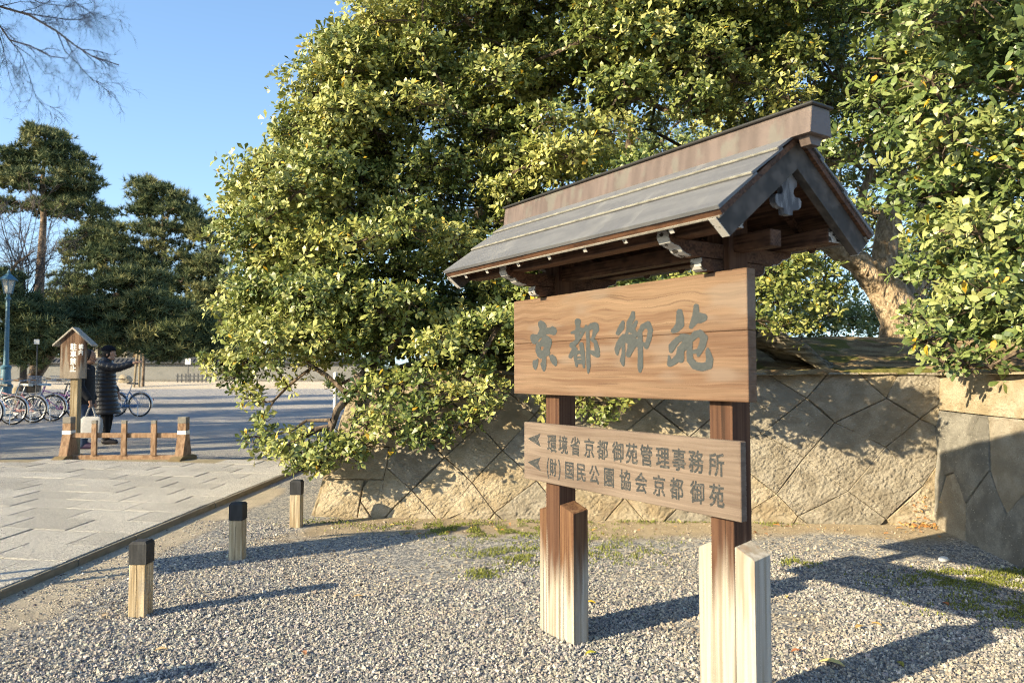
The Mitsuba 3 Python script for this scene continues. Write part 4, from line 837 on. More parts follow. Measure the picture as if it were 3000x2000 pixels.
ex = [(650, 1068, 6.9, .20), (610, 1062, 6.95, .13), (690, 1105, 6.9, .20), (738, 1165, 6.8, .17), (772, 1225, 6.7, .11), (845, 1130, 6.8, .12), (985, 1130, 6.5, .13), (915, 1075, 6.7, .17), (800, 1070, 6.8, .2), (720, 1060, 6.8, .2), (1080, 1080, 6.3, .18),
      (765, 1280, 6.0, .16), (825, 1325, 5.9, .20), (890, 1350, 5.85, .20), (955, 1325, 5.85, .18), (1030, 1330, 5.85, .17), (870, 1290, 5.95, .18), (935, 1372, 5.85, .13), (1000, 1300, 5.9, .17), (1060, 1310, 5.85, .12), (880, 1375, 5.8, .12),
      (1080, 1235, 5.9, .17), (1150, 1255, 5.85, .18), (1220, 1285, 5.85, .20), (1285, 1290, 5.85, .17), (1350, 1240, 5.85, .18), (1420, 1205, 5.85, .17), (1160, 1185, 5.9, .20), (1250, 1205, 5.85, .20), (1330, 1165, 5.9, .20), (1440, 1140, 5.95, .18), (1130, 1130, 6.0, .2), (1230, 1120, 5.95, .22), (1390, 1090, 6.0, .2), (1050, 1160, 6.0, .14),
      (1700, 1180, 5.85, .14), (1755, 1215, 5.8, .14), (1820, 1185, 5.85, .13), (1610, 1180, 5.95, .15),
      (2255, 800, 6.3, .20), (2325, 775, 6.3, .22), (2395, 800, 6.35, .20), (2450, 850, 6.4, .17), (2270, 890, 6.25, .20), (2345, 870, 6.3, .20), (2415, 920, 6.35, .18), (2285, 960, 6.25, .18), (2345, 975, 6.3, .16), (2240, 850, 6.2, .18), (2215, 940, 6.2, .16)]
ex += [(1620, 1100, 5.7, .2), (1690, 1040, 5.65, .2), (1760, 1090, 5.6, .2), (1830, 1020, 5.55, .2), (1850, 1110, 5.55, .19), (1920, 960, 5.5, .2), (1960, 1060, 5.45, .2), (2000, 990, 5.4, .2), (2040, 1110, 5.4, .18), (2080, 930, 5.4, .2), (2110, 1040, 5.35, .2), (2130, 1100, 5.3, .14), (2140, 970, 5.35, .16), (1740, 970, 5.7, .2), (1620, 1000, 5.8, .2), (1560, 1060, 5.9, .2), (1980, 900, 5.6, .2), (2105, 890, 4.75, .17), (2080, 840, 4.85, .17), (2120, 950, 4.8, .17), (2060, 960, 4.95, .18), (2140, 850, 4.9, .15), (2020, 900, 5.05, .18), (2110, 1020, 4.9, .15), (2050, 1060, 5.1, .17), (2150, 900, 5.0, .16), (2090, 880, 5.1, .18), (2120, 1060, 5.1, .16), (2000, 1000, 5.2, .18), (1950, 880, 5.3, .18), (2150, 1020, 5.2, .14)]
for u, v, Y, r in ex: pads1.append((*at(u, v, Y), r, r * .62))
leafy_tree('evergreen_tree', 'broad yellow green evergreen tree overhanging the stone wall behind the sign', [(.25, 8.2, 1.2), (.3, 8.2, 2.0), (.15, 8.1, 2.9), (.25, 8.0, 3.8), (.1, 8.0, 4.8), (.2, 8.0, 5.9)], .16, pads1, g, .062, 1180, GREEN, kite=True, wr=.60, parts=230, twigs=9, r0=.0085, back=lambda p: p[1] > 6.95 + .18 * max(p[2] - 3.2, 0))
hb_ = Acc()
for P, r in (([at(1120, 1040, 6.6), at(1075, 1078, 6.3), at(1012, 1150, 6.1), at(985, 1200, 6.0), at(968, 1235, 5.95), at(930, 1262, 5.9), at(875, 1290, 5.9), at(835, 1312, 5.9)], .042), ([at(968, 1235, 5.95), at(975, 1275, 5.9), at(985, 1300, 5.88)], .022), ([at(968, 1230, 5.95), at(900, 1240, 5.95), at(850, 1262, 5.95), at(790, 1275, 5.98)], .016), ([at(1012, 1150, 6.1), at(960, 1100, 6.4), at(900, 1060, 6.6)], .02)):
    P = np.array(P); P[1:-1] += g.normal(0, .012, P[1:-1].shape); hb_.add(*tube(P, np.linspace(r, r * .4, len(P)), 8))
put('evergreen_tree', 'hanging_branch', hb_.mesh(), 'mat_bark', smooth=60)
# --- second evergreen behind the sign roof, looser, with visible limbs
S2 = Polygon([(1.5, 3.5), (2.4, 3.4), (3.6, 3.4), (4.4, 3.5), (5.3, 4.2), (5.6, 6.2), (4.5, 7.4), (1.6, 7.2), (1.2, 5.0)])
def t2(P): return contains_xy(S2, P[:, 0], P[:, 2]) & (P[:, 1] > 6.5 + .5 * meshkit.noise(P * .8, 4)) & (P[:, 1] < 9.0) & (meshkit.noise(P * .9, 8) > .30)
b2 = poisson(150, g, [1.2, 6.4, 2.4], [5.7, 9.8, 7.3], t2, .40)
b2 = b2[clear(b2)]
pads2 = [(*p, g.uniform(.24, .38), g.uniform(.14, .2)) for p in b2]
leafy_tree('evergreen_tree', 'looser evergreen tree with dark limbs and a few golden leaves above the sign roof', [(2.55, 8.9, 1.5), (2.7, 8.8, 2.4), (2.6, 8.6, 3.3), (3.0, 8.5, 4.2), (3.2, 8.4, 5.2), (3.3, 8.4, 6.2)], .17, pads2, g, .066, 800, GREEN, kite=True, wr=.58, twigs=8, r0=.012, wob=.13)
# --- near evergreen at the right edge with larger leaves
S4 = Polygon([(2.86, 5.0), (2.9, 3.75), (2.85, 3.03), (3.16, 2.42), (3.28, 1.9), (3.24, 1.6), (3.26, 1.36), (3.4, 1.34), (4.9, 1.40), (5.1, 5.2)])
def t4(P):
    x, z = taper(P, 5.2); return contains_xy(S4, x, z) & (P[:, 1] > 4.5 + .4 * meshkit.noise(P * 1.2, 3)) & (P[:, 1] < 6.2)
b4 = poisson(170, g, [2.2, 4.5, 1.15], [5.0, 6.2, 4.6], t4, .265)
pads4 = [(*p, g.uniform(.22, .36), g.uniform(.13, .22)) for p in b4]
for u, v, Y, r in [(2760, 1060, 5.1, .14), (2830, 1070, 5.1, .14), (2900, 1075, 5.05, .15), (2700, 930, 5.2, .15), (2720, 1000, 5.15, .13)]: pads4.append((*at(u, v, Y), r, r * .7))
leafy_tree('evergreen_tree', 'near evergreen tree with large glossy leaves along the right edge', [(4.9, 5.6, 1.2), (4.7, 5.5, 2.0), (4.5, 5.5, 2.9), (4.3, 5.4, 3.8), (4.3, 5.4, 4.8)], .13, pads4, g, .084, 560, DGREEN, parts=230, twigs=9)
# --- old tree with a thick pale trunk
tp = [at(2655, 1012, 9.0), at(2640, 930, 9.0), at(2598, 850, 9.0), at(2560, 775, 9.0)]
fork = tp[-1]
old = thing('old_broadleaf_tree', 'old leaning tree with a thick forked pale trunk on the bank at the right', 'tree')
limbs = Acc()
limbs.add(*tube([tp[0] - [0, 0, .25], tp[0], tp[1], tp[2], fork + [0, 0, .05]], [.46, .33, .245, .225, .21], 14))
lim = [[tp[2] + [-.1, 0, .05], fork + [-.20, -.05, .02], at(2470, 745, 8.9), at(2400, 690, 8.8), at(2330, 560, 8.7), at(2290, 380, 8.7)], [tp[2] + [.06, .05, .05], fork + [.16, .05, .15], at(2600, 660, 9.1), at(2640, 540, 9.2), at(2600, 380, 9.3), at(2660, 150, 9.3)],
       [tp[1] + [.1, .1, 0], at(2700, 820, 9.3), at(2720, 720, 9.5), at(2700, 600, 9.6), at(2760, 430, 9.7), at(2740, 200, 9.8)]]
for P, r in zip(lim, (.17, .165, .13)): limbs.add(*tube(P, np.linspace(r, r * .42, len(P)), 10))
for P, r in (([at(2330, 560, 8.7), at(2420, 480, 8.6), at(2500, 460, 8.6), at(2540, 400, 8.6)], .06), ([at(2480, 750, 8.9), at(2530, 560, 8.8), at(2560, 480, 8.8), at(2540, 350, 8.8)], .06), ([at(2640, 540, 9.2), at(2560, 330, 9.0), at(2450, 180, 8.9), at(2420, 20, 8.9)], .08)):
    limbs.add(*tube(P, np.linspace(r, r * .4, len(P)), 8))
put(old, 'trunk', limbs.mesh(), 'mat_pale_bark', smooth=60)
b3 = poisson(70, g, [3.0, 8.4, 3.0], [7.5, 11.5, 8.0], lambda P: meshkit.noise(P * .8, 12) > .36, .6)
pads3 = [(*p, g.uniform(.3, .46), g.uniform(.16, .24)) for p in b3]
a = skeleton([lim[1][2], lim[1][3], lim[1][4], lim[1][5]], .07, pads3, g, r0=.011)
put(old, 'branch', a.mesh(), 'mat_pale_bark', smooth=60)
c, ax, hu = pad_whorls(pads3, g, 330); V, C = leaves(c, ax, .085, g, cols=GREEN, hue=hu); m, cc = leafmesh(V, C)
put(old, 'foliage', m, 'mat_leaf', color=cc, kind='stuff')
# --- surface root on the wall top
rt = Acc(); gr = np.random.default_rng(3)
for k in range(6):
    y0 = 6.75 + .10 * k; P = [at(2215 + 6 * k, 985 + 5 * k, y0 + .1) + [0, 0, 0.02], at(2290, 1000 + 8 * k, y0), at(2350 + 4 * k, 1022 + 6 * k, y0 - .05), at(2420 + 6 * k, 1056 + 2 * k, y0 - .05)]
    P = np.array(P); P[-1, 2] = bank_z(P[-1, 0], P[-1, 1]) - .02
    rt.add(*tube(P + gr.normal(0, .012, P.shape), [.10 - .006 * k, .085, .065, .03], 9))
single('surface_root', 'thick grey twisted root lying on top of the wall right of the sign', 'root', rt.mesh(), 'mat_root', smooth=70)
# --- grove behind
spots = [(2.2, 14.0, 7.0, 'dark evergreen tree deep in the shade behind the sign roof'), (4.6, 15.5, 8.0, 'dark evergreen tree standing behind the forked pale trunk, left of it'), (7.6, 14.5, 8.0, 'tall evergreen tree in the background right of the forked pale trunk'), (10.8, 16.5, 8.5, 'background evergreen tree beyond the near tree at the right edge'), (-0.6, 15.0, 6.6, 'background evergreen tree behind the broad overhanging one'), (6.0, 21.0, 8.5, 'farthest evergreen tree of the grove on the bank')]
for x, y, h, lab in spots:
    zb = float(bank_z(np.array(x), np.array(y)))
    bb_ = poisson(80, g, [x - 2.2, y - 2.0, zb + .9], [x + 2.2, y + 2.0, h], lambda P: (((P[:, 0] - x) / 2.2) ** 2 + ((P[:, 1] - y) / 2.0) ** 2 + ((P[:, 2] - (zb + h) / 2) / (h / 2)) ** 2 < 1), .55)
    pd = [(*p, g.uniform(.4, .62), g.uniform(.22, .34)) for p in bb_]
    leafy_tree('background_tree', lab, [(x, y, zb - .2), (x + .1, y, zb + 1.2), (x - .1, y + .1, zb + 2.6), (x + .1, y, zb + 4.2), (x, y, h - 1)], .15, pd, g, .135, 95, DGREEN, twigs=2, kite=True, seg=.7, group='evergreen trees in the grove behind the wall', r0=.016)
for i, (x, y, lab) in enumerate([(1.6, 10.6, 'thin dark leafless trunk in the shade under the evergreen, left of two'), (3.35, 10.2, 'thin dark leafless trunk in the shade beside the pale forked trunk')]):
    zb = float(bank_z(np.array(x), np.array(y)))
    t = thing('sapling', lab, 'tree')
    put(t, 'trunk', tube([(x, y, zb - .1), (x - .1, y, zb + .7), (x + .05, y + .1, zb + 1.5), (x - .1, y, zb + 2.6)], [.06, .05, .045, .03], 8), 'mat_bark', smooth=60)
    put(t, 'branch', tube([(x - .02, y, zb + .9), (x - .5, y - .2, zb + 1.35), (x - .95, y - .2, zb + 1.9)], [.035, .025, .015], 6), 'mat_bark', smooth=60)
for x, y, r, lab in [(1.0, 11.2, .9, 'low evergreen shrub in the dark under the trees behind the sign'), (3.6, 12.0, 1.0, 'low evergreen shrub in the dark left of the pale forked trunk'), (5.9, 11.6, 1.0, 'low evergreen shrub behind the pale forked trunk'), (-0.5, 10.0, .7, 'low evergreen shrub on the wall top behind the broad tree'), (8.2, 11.8, 1.1, 'low evergreen shrub on the bank at the right edge'),
        (4.9, 17.5, 1.6, 'large dark shrub at the back of the bank behind the pale trunk'), (8.0, 18.5, 1.7, 'large dark shrub at the back of the bank right of the pale trunk'), (2.0, 17.5, 1.5, 'large dark shrub at the back of the bank behind the sign'), (11.5, 19.0, 1.8, 'large dark shrub at the back of the bank at the right edge')]:
    zb = float(bank_z(np.array(x), np.array(y)))
    t = thing('shrub', lab, 'shrub')
    pd = [(x + g.normal(0, r * .55), y + g.normal(0, r * .4), zb + .15 + abs(g.normal(0, r * .5)), .33 + .1 * (r > 1.3), .26 + .1 * (r > 1.3)) for _ in range(16 if r < 1.3 else 44)]
    a = skeleton([(x, y, zb - .1), (x, y, zb + .2)], .03, pd, g, r0=.006)
    put(t, 'stems', a.mesh(), 'mat_bark', smooth=60)
    c, ax, hu = pad_whorls(pd, g, 190); V, C = leaves(c, ax, .10, g, cols=DGREEN, hue=hu); m, cc = leafmesh(V, C)
    put(t, 'foliage', m, 'mat_leaf', color=cc, kind='stuff')

# ------------------------------------------------------------------ pines
def needles(c, axis, L, g, k=11, w=.075, cols=((.040, .066, .034), (.120, .150, .064), (.27, .26, .11)), hue=None):
    n = len(c); d = unit(g.normal(size=(n, k, 3)) * .75 + axis[:, None] * .85)
    side = unit(np.cross(d, g.normal(size=(n, k, 3)))) * (L * w)
    l = L * g.uniform(.6, 1.15, (n, k, 1)); o = c[:, None] - d * l * .12
    V = np.stack([o - side, o + side, o + d * l], 2).reshape(-1, 3)
    h = np.clip((hue if hue is not None else g.random(n))[:, None] + g.normal(0, .12, (n, k)), 0, 1).reshape(-1, 1)
    c0, c1, c2 = [np.asarray(q) for q in cols]
    C = np.where(h < .5, c0 + (c1 - c0) * h * 2, c1 + (c2 - c1) * (h * 2 - 1))
    return (V, np.arange(len(V)).reshape(-1, 3)), np.repeat(C, 3, 0)
def pine(label, trunk, tr, blobs, g, L=.36, per=72, group='pines beyond the gravel yard', sc=1.0):
    t = thing('pine_tree', label, 'tree', group)
    pads = []
    for u, v, Y, rx, rz, n in list(blobs):
        c = at(u, v, Y); sx = rx / F_PX * Y; sz = rz / F_PX * Y
        for _ in range(int(n * 1.9)):
            d = unit(g.normal(size=3)) * g.random() ** .4
            r = g.uniform(.32, .66) * sc
            pads.append((c[0] + d[0] * sx * 1.05, c[1] + d[1] * sx * .9, c[2] + d[2] * sz * 1.25, r, r * .42))
    P = [at(*q) if not isinstance(q, np.ndarray) else q for q in trunk]
    a = skeleton(P, tr * sc, pads, g, r0=.016 * sc, seg=.7 * sc, wob=.18 * sc, e=2.2, tend=.16)
    put(t, 'trunk', a.mesh(), 'mat_pine_bark', smooth=60)
    cs, ax, hu = [], [], []
    for p in pads:
        n = int(per * (p[3] / sc) ** 2 * g.uniform(.8, 1.2)) + 6
        d = unit(g.normal(size=(n, 3))); d[:, 2] = np.abs(d[:, 2]) * np.where(g.random(n) < .8, 1, -1)
        cs.append(np.asarray(p[:3]) + d * (.3 + .7 * g.random((n, 1)) ** .5) * [p[3], p[3], p[4]])
        ax.append(unit(d * .5 + [0, 0, .8] + g.normal(0, .25, (n, 3)))); hu.append(np.clip(g.normal(.45, .2) + g.normal(0, .12, n), 0, 1))
    m, cc = needles(np.vstack(cs), np.vstack(ax), L * sc, g, hue=np.concatenate(hu))
    put(t, 'needles', m, 'mat_needle', color=cc, kind='stuff')
    return t
def gp(u, Y): q = at(u, 1000, Y); q[2] = -.2; return q
g = np.random.default_rng(202)
pine('tallest pine with a tall bare trunk at the far left', [gp(105, 35), (112, 900, 35), (120, 760, 35), (128, 640, 35), (125, 520, 35), (135, 420, 35)], .27,
     [(130, 415, 35, 70, 45, 13), (60, 470, 35, 70, 35, 10), (190, 470, 35, 60, 40, 10), (20, 520, 35, 60, 30, 7), (150, 545, 35, 110, 35, 14), (250, 530, 35, 50, 40, 8), (240, 610, 35, 75, 28, 9), (130, 620, 35, 90, 20, 6), (290, 625, 35, 30, 15, 3), (0, 600, 35, 40, 30, 4)], g)
pine('round topped pine to the right of the gap in the pine row', [gp(500, 86), (500, 980, 86), (495, 860, 86), (478, 760, 86), (480, 640, 86), (455, 560, 86)], .24,
     [(445, 560, 86, 45, 40, 9), (420, 620, 86, 50, 30, 8), (520, 620, 86, 55, 45, 10), (590, 680, 86, 50, 45, 9), (480, 690, 86, 90, 35, 11), (600, 760, 86, 60, 45, 9), (430, 770, 86, 70, 30, 9), (530, 800, 86, 90, 40, 10), (620, 850, 86, 50, 50, 8), (450, 860, 86, 90, 35, 9), (560, 900, 86, 90, 40, 10), (520, 985, 86, 110, 30, 8), (560, 1030, 86, 110, 14, 6)], g, sc=2.5)
pine('low spreading pine between the two taller ones', [gp(300, 84), (300, 960, 84), (295, 860, 84), (290, 760, 84), (290, 700, 84)], .18,
     [(285, 690, 84, 60, 35, 8), (250, 740, 84, 60, 40, 8), (340, 720, 84, 55, 35, 8), (300, 790, 84, 110, 40, 12), (370, 800, 84, 60, 40, 7), (230, 860, 84, 60, 30, 6), (310, 930, 84, 90, 40, 8), (290, 1010, 84, 90, 25, 6)], g, sc=2.6)
pine('leaning pine with a sunlit slanting trunk behind the bicycles', [gp(80, 27), (95, 1110, 27), (150, 1035, 27), (230, 950, 27), (310, 885, 27), (385, 835, 27)], .27,
     [(400, 830, 27, 80, 30, 8), (330, 900, 27, 80, 35, 9), (250, 935, 27, 80, 35, 9), (460, 900, 27, 90, 45, 12), (420, 970, 27, 110, 40, 12), (540, 960, 27, 80, 45, 10), (330, 990, 27, 90, 25, 7), (200, 900, 27, 60, 25, 5), (590, 1010, 27, 60, 35, 7), (490, 1030, 27, 90, 20, 6)], g)
pine('shadowed pine at the left edge behind the street lamp', [gp(-60, 25), (-40, 1000, 25), (-15, 860, 25), (50, 770, 25), (100, 735, 25)], .13,
     [(20, 900, 25, 80, 45, 9), (110, 930, 25, 80, 40, 9), (40, 990, 25, 90, 40, 9), (150, 1000, 25, 80, 30, 7), (-30, 820, 25, 60, 40, 5), (60, 1050, 25, 70, 18, 4)], g)
pine('far pine between the leaning trunk and the white wall', [gp(200, 88), (200, 1000, 88), (205, 900, 88), (200, 830, 88)], .2,
     [(200, 850, 88, 50, 40, 7), (150, 910, 88, 60, 40, 7), (240, 910, 88, 60, 40, 7), (190, 960, 88, 90, 30, 7)], g, sc=2.4)
pine('dark pine beside the evergreen tree at the end of the pine row', [gp(650, 85), (650, 1000, 85), (645, 880, 85), (640, 780, 85)], .24,
     [(640, 780, 85, 50, 50, 7), (610, 860, 85, 60, 50, 8), (690, 860, 85, 60, 50, 8), (640, 950, 85, 90, 50, 10), (590, 1020, 85, 70, 35, 7), (720, 980, 85, 60, 60, 8), (680, 1040, 85, 80, 30, 6)], g, sc=2.2)

pine('small far pine in front of the blue roofed house', [gp(400, 90), (400, 1020, 90), (398, 930, 90), (400, 880, 90)], .2,
     [(400, 890, 90, 50, 35, 6), (350, 940, 90, 90, 35, 6), (450, 940, 90, 60, 35, 6), (400, 990, 90, 110, 30, 9), (500, 1000, 90, 60, 30, 5), (420, 1035, 90, 130, 12, 8)], g, sc=2.4)

# ------------------------------------------------------------------ bare trees
def twig_tree(P, r, depth, g, a, droop=.25, length=1.0, n=5):
    P = np.asarray(P, float)
    a.add(*tube(P, np.linspace(r, r * .35, len(P)), n if r > .012 else 3, cap=False))
    if depth == 0: return
    L = np.linalg.norm(np.diff(P, axis=0), axis=1).sum()
    k = int({3: 7, 2: 8, 1: 6}[depth] * min(1.6, max(.6, L / length)))
    for i in range(k):
        t = g.uniform(.18, 1.0) * (len(P) - 1); j = min(int(t), len(P) - 2); q = P[j] + (P[j + 1] - P[j]) * (t - j)
        d = unit(P[j + 1] - P[j]); s = unit(d * .75 + unit(np.cross(d, g.normal(size=3))) * g.uniform(.45, .9)); l = length * .52 * g.uniform(.5, 1.2)
        pts = [q]; 
        for m in range(3):
            s = unit(s + g.normal(0, .16, 3) + [0, 0, -droop * .35]); pts.append(pts[-1] + s * l / 3)
        twig_tree(pts, r * .42 if depth > 1 else max(.0016, r * .5), depth - 1, g, a, droop, length * .6, 4)
g = np.random.default_rng(77)
bt = thing('bare_tree', 'bare tree whose thin leafless twigs hang in from the upper left corner', 'tree')
px = lambda L, Y=9.0: [at(u, v, Y) for u, v in L]
tw = Acc()
tk = np.array([-8.9, 9.0, 0]); top_ = np.array([-8.5, 9.0, 5.0])
put(bt, 'trunk', tube([tk - [0, 0, .2], tk + [.05, 0, 1.6], tk + [.2, 0, 3.3], top_, top_ + [.1, 0, 1.6]], [.2, .16, .13, .11, .07], 10), 'mat_bare_bark', smooth=60)
main = [([top_ + [.0, 0, .2], *px([(-120, -30), (0, 20), (86, 45), (166, 92), (220, 134), (271, 166), (348, 191)])], .030), (px([(60, 36), (130, 48), (191, 57), (235, 58), (290, 40)]), .016), ([top_ + [0, 0, -.4], *px([(-100, 20), (0, 77), (29, 118), (86, 134), (150, 166), (200, 172)])], .022),
        (px([(29, 118), (62, 160), (78, 200), (105, 285), (125, 310)]), .012), (px([(40, 130), (90, 165), (130, 215), (165, 222)]), .010), (px([(166, 92), (190, 150), (230, 190), (270, 235), (310, 248)]), .013), (px([(-40, 90), (0, 110), (15, 170), (30, 240), (60, 300)]), .010), (px([(-30, -30), (60, -20), (120, 10), (200, 20), (270, 8)]), .014), (px([(100, -40), (180, -20), (240, 20), (300, 60)]), .012)]
for P, r in main: twig_tree(P, r * .62, 3, g, tw, droop=.35, length=.62)
put(bt, 'branches', tw.mesh(), 'mat_twig', smooth=60, kind='stuff')
b2_ = thing('bare_tree', 'small grey leafless tree in front of the tallest pine at the left edge', 'tree')
tw = Acc(); o = gp(70, 26)
put(b2_, 'trunk', tube([o, at(72, 980, 26), at(66, 880, 26), at(70, 800, 26)], [.12, .10, .08, .05], 8), 'mat_bare_bark', smooth=60)
for k in range(30):
    a0 = at(70 + g.normal(0, 8), 850 + g.uniform(-90, 80), 26); e_ = at(75 + g.normal(0, 75), g.uniform(545, 800), 26) + [0, g.normal(0, .7), 0]
    twig_tree([a0, (a0 + e_) / 2 + g.normal(0, .1, 3), e_], .022, 2, g, tw, droop=.0, length=1.7)
put(b2_, 'branches', tw.mesh(), 'mat_bare_bark', smooth=60, kind='stuff')

# ------------------------------------------------------------------ trees left of the view that shade the yard
g = np.random.default_rng(404)
for x, y, h, lab in [(-19.5, 6.1, 8.6, 'nearest evergreen tree left of the view that shades the yard'), (-18.0, 10.6, 9.0, 'second evergreen tree left of the view'), (-19.0, 15.4, 9.5, 'third evergreen tree left of the view'), (-23.5, 21.5, 10.0, 'fourth evergreen tree left of the view'), (-29.5, 29.0, 10.0, 'farthest evergreen tree left of the view')]:
    bb_ = poisson(60, g, [x - 2.6, y - 2.6, 2.4], [x + 2.6, y + 2.6, h], lambda P: (((P[:, 0] - x) / 2.6) ** 2 + ((P[:, 1] - y) / 2.6) ** 2 + ((P[:, 2] - (h + 2.2) / 2) / ((h - 2) / 2)) ** 2 < 1), .7)
    pd = [(*p, g.uniform(.6, .85), g.uniform(.3, .42)) for p in bb_]
    leafy_tree('shade_tree', lab, [(x, y, -.2), (x + .1, y, 1.5), (x - .1, y, 3.2), (x, y, 5.0), (x, y, h - 1.5)], .2, pd, g, .27, 32, DGREEN, twigs=0, kite=True, seg=.9, r0=.02, group='trees left of the view')
# ================================================================== far ground, wall, house
g = np.random.default_rng(55)
sy = np.array([60, 62, 64.5, 68, 110.0]); szz = np.array([.0, .14, .34, .42, .45])
sx = np.linspace(-110, 30, 60); v = np.array([(x, y + .8 * math.sin(x * .23), z - .02) for y, z in zip(sy, szz) for x in sx])
f = []
for r in range(4):
    for i in range(59): a = r * 60 + i; f += [[a, a + 1, a + 61], [a, a + 61, a + 60]]
single('sand_bank', 'low sunlit sandy bank at the far side of the gravel yard', None, (v, np.array(f)), 'mat_sand', smooth=True, kind='structure')
M('mat_plaster', lambda p, n, uv: mix((0.20, 0.20, 0.19), (0.27, 0.27, 0.26), fbm(p.x * .8, p.y * .8, p.z * 1.5)), 0.9, 0.1)  # plaster darkened: the shade of trees is put into its base colour
M('mat_tile', (0.075, 0.08, 0.09), 0.6, 0.3)
M('mat_blue_roof', (0.22, 0.29, 0.44), 0.6, 0.3)
M('mat_house_wall', (0.50, 0.47, 0.42), 0.9, 0.1)
fw = thing('plaster_wall', 'long pale plaster wall with a dark tiled coping at the far end of the yard', 'wall')
YW = 80.0
put(fw, 'wall', hull([(x, y, z) for x in (-62, -14) for y in (YW, YW + .5) for z in (.2, 2.35)]), 'mat_plaster')
put(fw, 'footing', hull([(x, y, z) for x in (-62.1, -13.9) for y in (YW - .15, YW + .6) for z in (.2, .62)]), 'mat_stone_dark')
put(fw, 'coping', hull([(x, YW + .25 + a, z) for x in (-62.2, -13.8) for a, z in ((-.75, 2.36), (.75, 2.36), (-.75, 2.46), (.75, 2.46), (-.12, 2.82), (.12, 2.82))]), 'mat_tile')
put(fw, 'coping_ridge', cbox([-62.3, YW + .12, 2.825], [-13.7, YW + .38, 2.98], .02), 'mat_tile')
for i in range(100):
    x = -61.8 + i * .48
    put(fw, 'coping_tile', hull([(x + b, YW + .25 + a, z) for b in (-.05, .05) for a, z in ((-.78, 2.47), (-.78, 2.55), (-.13, 2.83), (-.13, 2.90))]), 'mat_tile')
hs = thing('house', 'house with a pale blue grey roof half hidden behind the pines', 'house')
c0 = at(300, 1000, 95)
put(hs, 'wall', cbox([c0[0] - 3.4, 95, .2], [c0[0] + 3.2, 101, 4.9], .02), 'mat_house_wall')
put(hs, 'roof', hull([(c0[0] + x, y, z) for x in (-4.0, 3.8) for y, z in ((94.2, 4.92), (101.8, 4.92), (94.2, 5.1))] + [(c0[0] + x, 98, 7.3) for x in (-3.2, 3.0)]), 'mat_blue_roof')
for x in (-2.3, .0, 2.0):
    k = put(hs, 'window', cbox([c0[0] + x - .55, 94.93, 2.4], [c0[0] + x + .55, 94.995, 3.7], .01), 'mat_grey_wood')
    put(k, 'pane', cbox([c0[0] + x - .47, 94.90, 2.48], [c0[0] + x + .47, 94.928, 3.62], .005), 'mat_tile')
gf = np.random.default_rng(88)
for k, (u, vt, Y, wpx) in enumerate([(-20, 900, 92, 90), (120, 870, 96, 90), (250, 915, 104, 80), (360, 880, 108, 90), (480, 900, 100, 90), (590, 860, 96, 90), (700, 900, 92, 90), (820, 880, 100, 110), (960, 900, 110, 110), (1120, 880, 105, 120)]):
    c = at(u, 1000, Y); ht = at(u, vt, Y)[2]; w = wpx / F_PX * Y
    pd = [(c[0] + gf.normal(0, w * .38), Y + gf.normal(0, 1.6), gf.uniform(1.4, ht - .5), gf.uniform(.9, 1.5), gf.uniform(.6, .9)) for _ in range(42)]
    leafy_tree('distant_tree', ('leftmost', 'second', 'third', 'fourth', 'fifth', 'sixth', 'seventh', 'eighth', 'ninth', 'rightmost')[k] + ' distant tree from the left beyond the plaster wall', [(c[0], Y, 0), (c[0] + .1, Y, 2.5), (c[0] - .1, Y, ht * .75)], .25, pd, gf, .46, 19, DGREEN if k % 3 else GREEN, twigs=0, kite=True, seg=2.0, r0=.03, group='distant trees beyond the plaster wall')
ico = trimesh.creation.icosphere(3)
def boulder(label, u, vb, Y, size, mat, g):
    c = at(u, vb, Y); V = np.array(ico.vertices); V = V * (1 + .5 * (meshkit.fbm(V * 1.4 + g.uniform(0, 9), 3) - .5))[:, None] * size
    c[2] += size[2] * .35
    return single('boulder', label, 'rock', (V + c, np.array(ico.faces)), mat, smooth=40)
boulder('pale boulder on the sandy bank in front of the plaster wall', 367, 1119, 68, np.array([.62, .5, .52]), 'mat_stone_buff', g)
boulder('rounded tan rock beneath the leaning pine behind the bicycles', 60, 1168, 30, np.array([.28, .3, .42]), 'mat_stone_tan', g)
nt = thing('notice_plate', 'square white notice on a thin post in front of the far wall', 'sign')
q = at(550, 1122, 70)
put(nt, 'plate', cbox([q[0] - .26, 69.95, 2.1], [q[0] + .26, 69.98, 2.64], .005), 'mat_white_paint')
put(nt, 'post', tube([(q[0], 70.03, .3), (q[0], 70.03, 2.6)], .04, 8), 'mat_tile')
nt2 = thing('notice_plate', 'small square white plate on a thin pole left of the small brown sign', 'sign')
q = at(110, 1001, 24)
put(nt2, 'plate', cbox([q[0] - .085, 23.95, q[2] - .075], [q[0] + .085, 23.965, q[2] + .075], .003), 'mat_white_paint')
put(nt2, 'post', tube([(q[0], 23.99, -.1), (q[0], 23.99, q[2] + .05)], .018, 8), 'mat_tile')
fn = thing('low_fence', 'low dark fence at the foot of the far wall', 'fence')
for u in range(520, 625, 12): 
    q = at(u, 1122, 72); put(fn, 'post', cbox([q[0] - .05, 71.95, .3], [q[0] + .05, 72.05, 1.25], .005), 'mat_tile')
qa, qb = at(516, 1122, 72), at(620, 1122, 72)
for z in (.62, .95): put(fn, 'rail', cbox([qa[0], 71.9, z], [qb[0], 71.945, z + .09], .005), 'mat_tile')
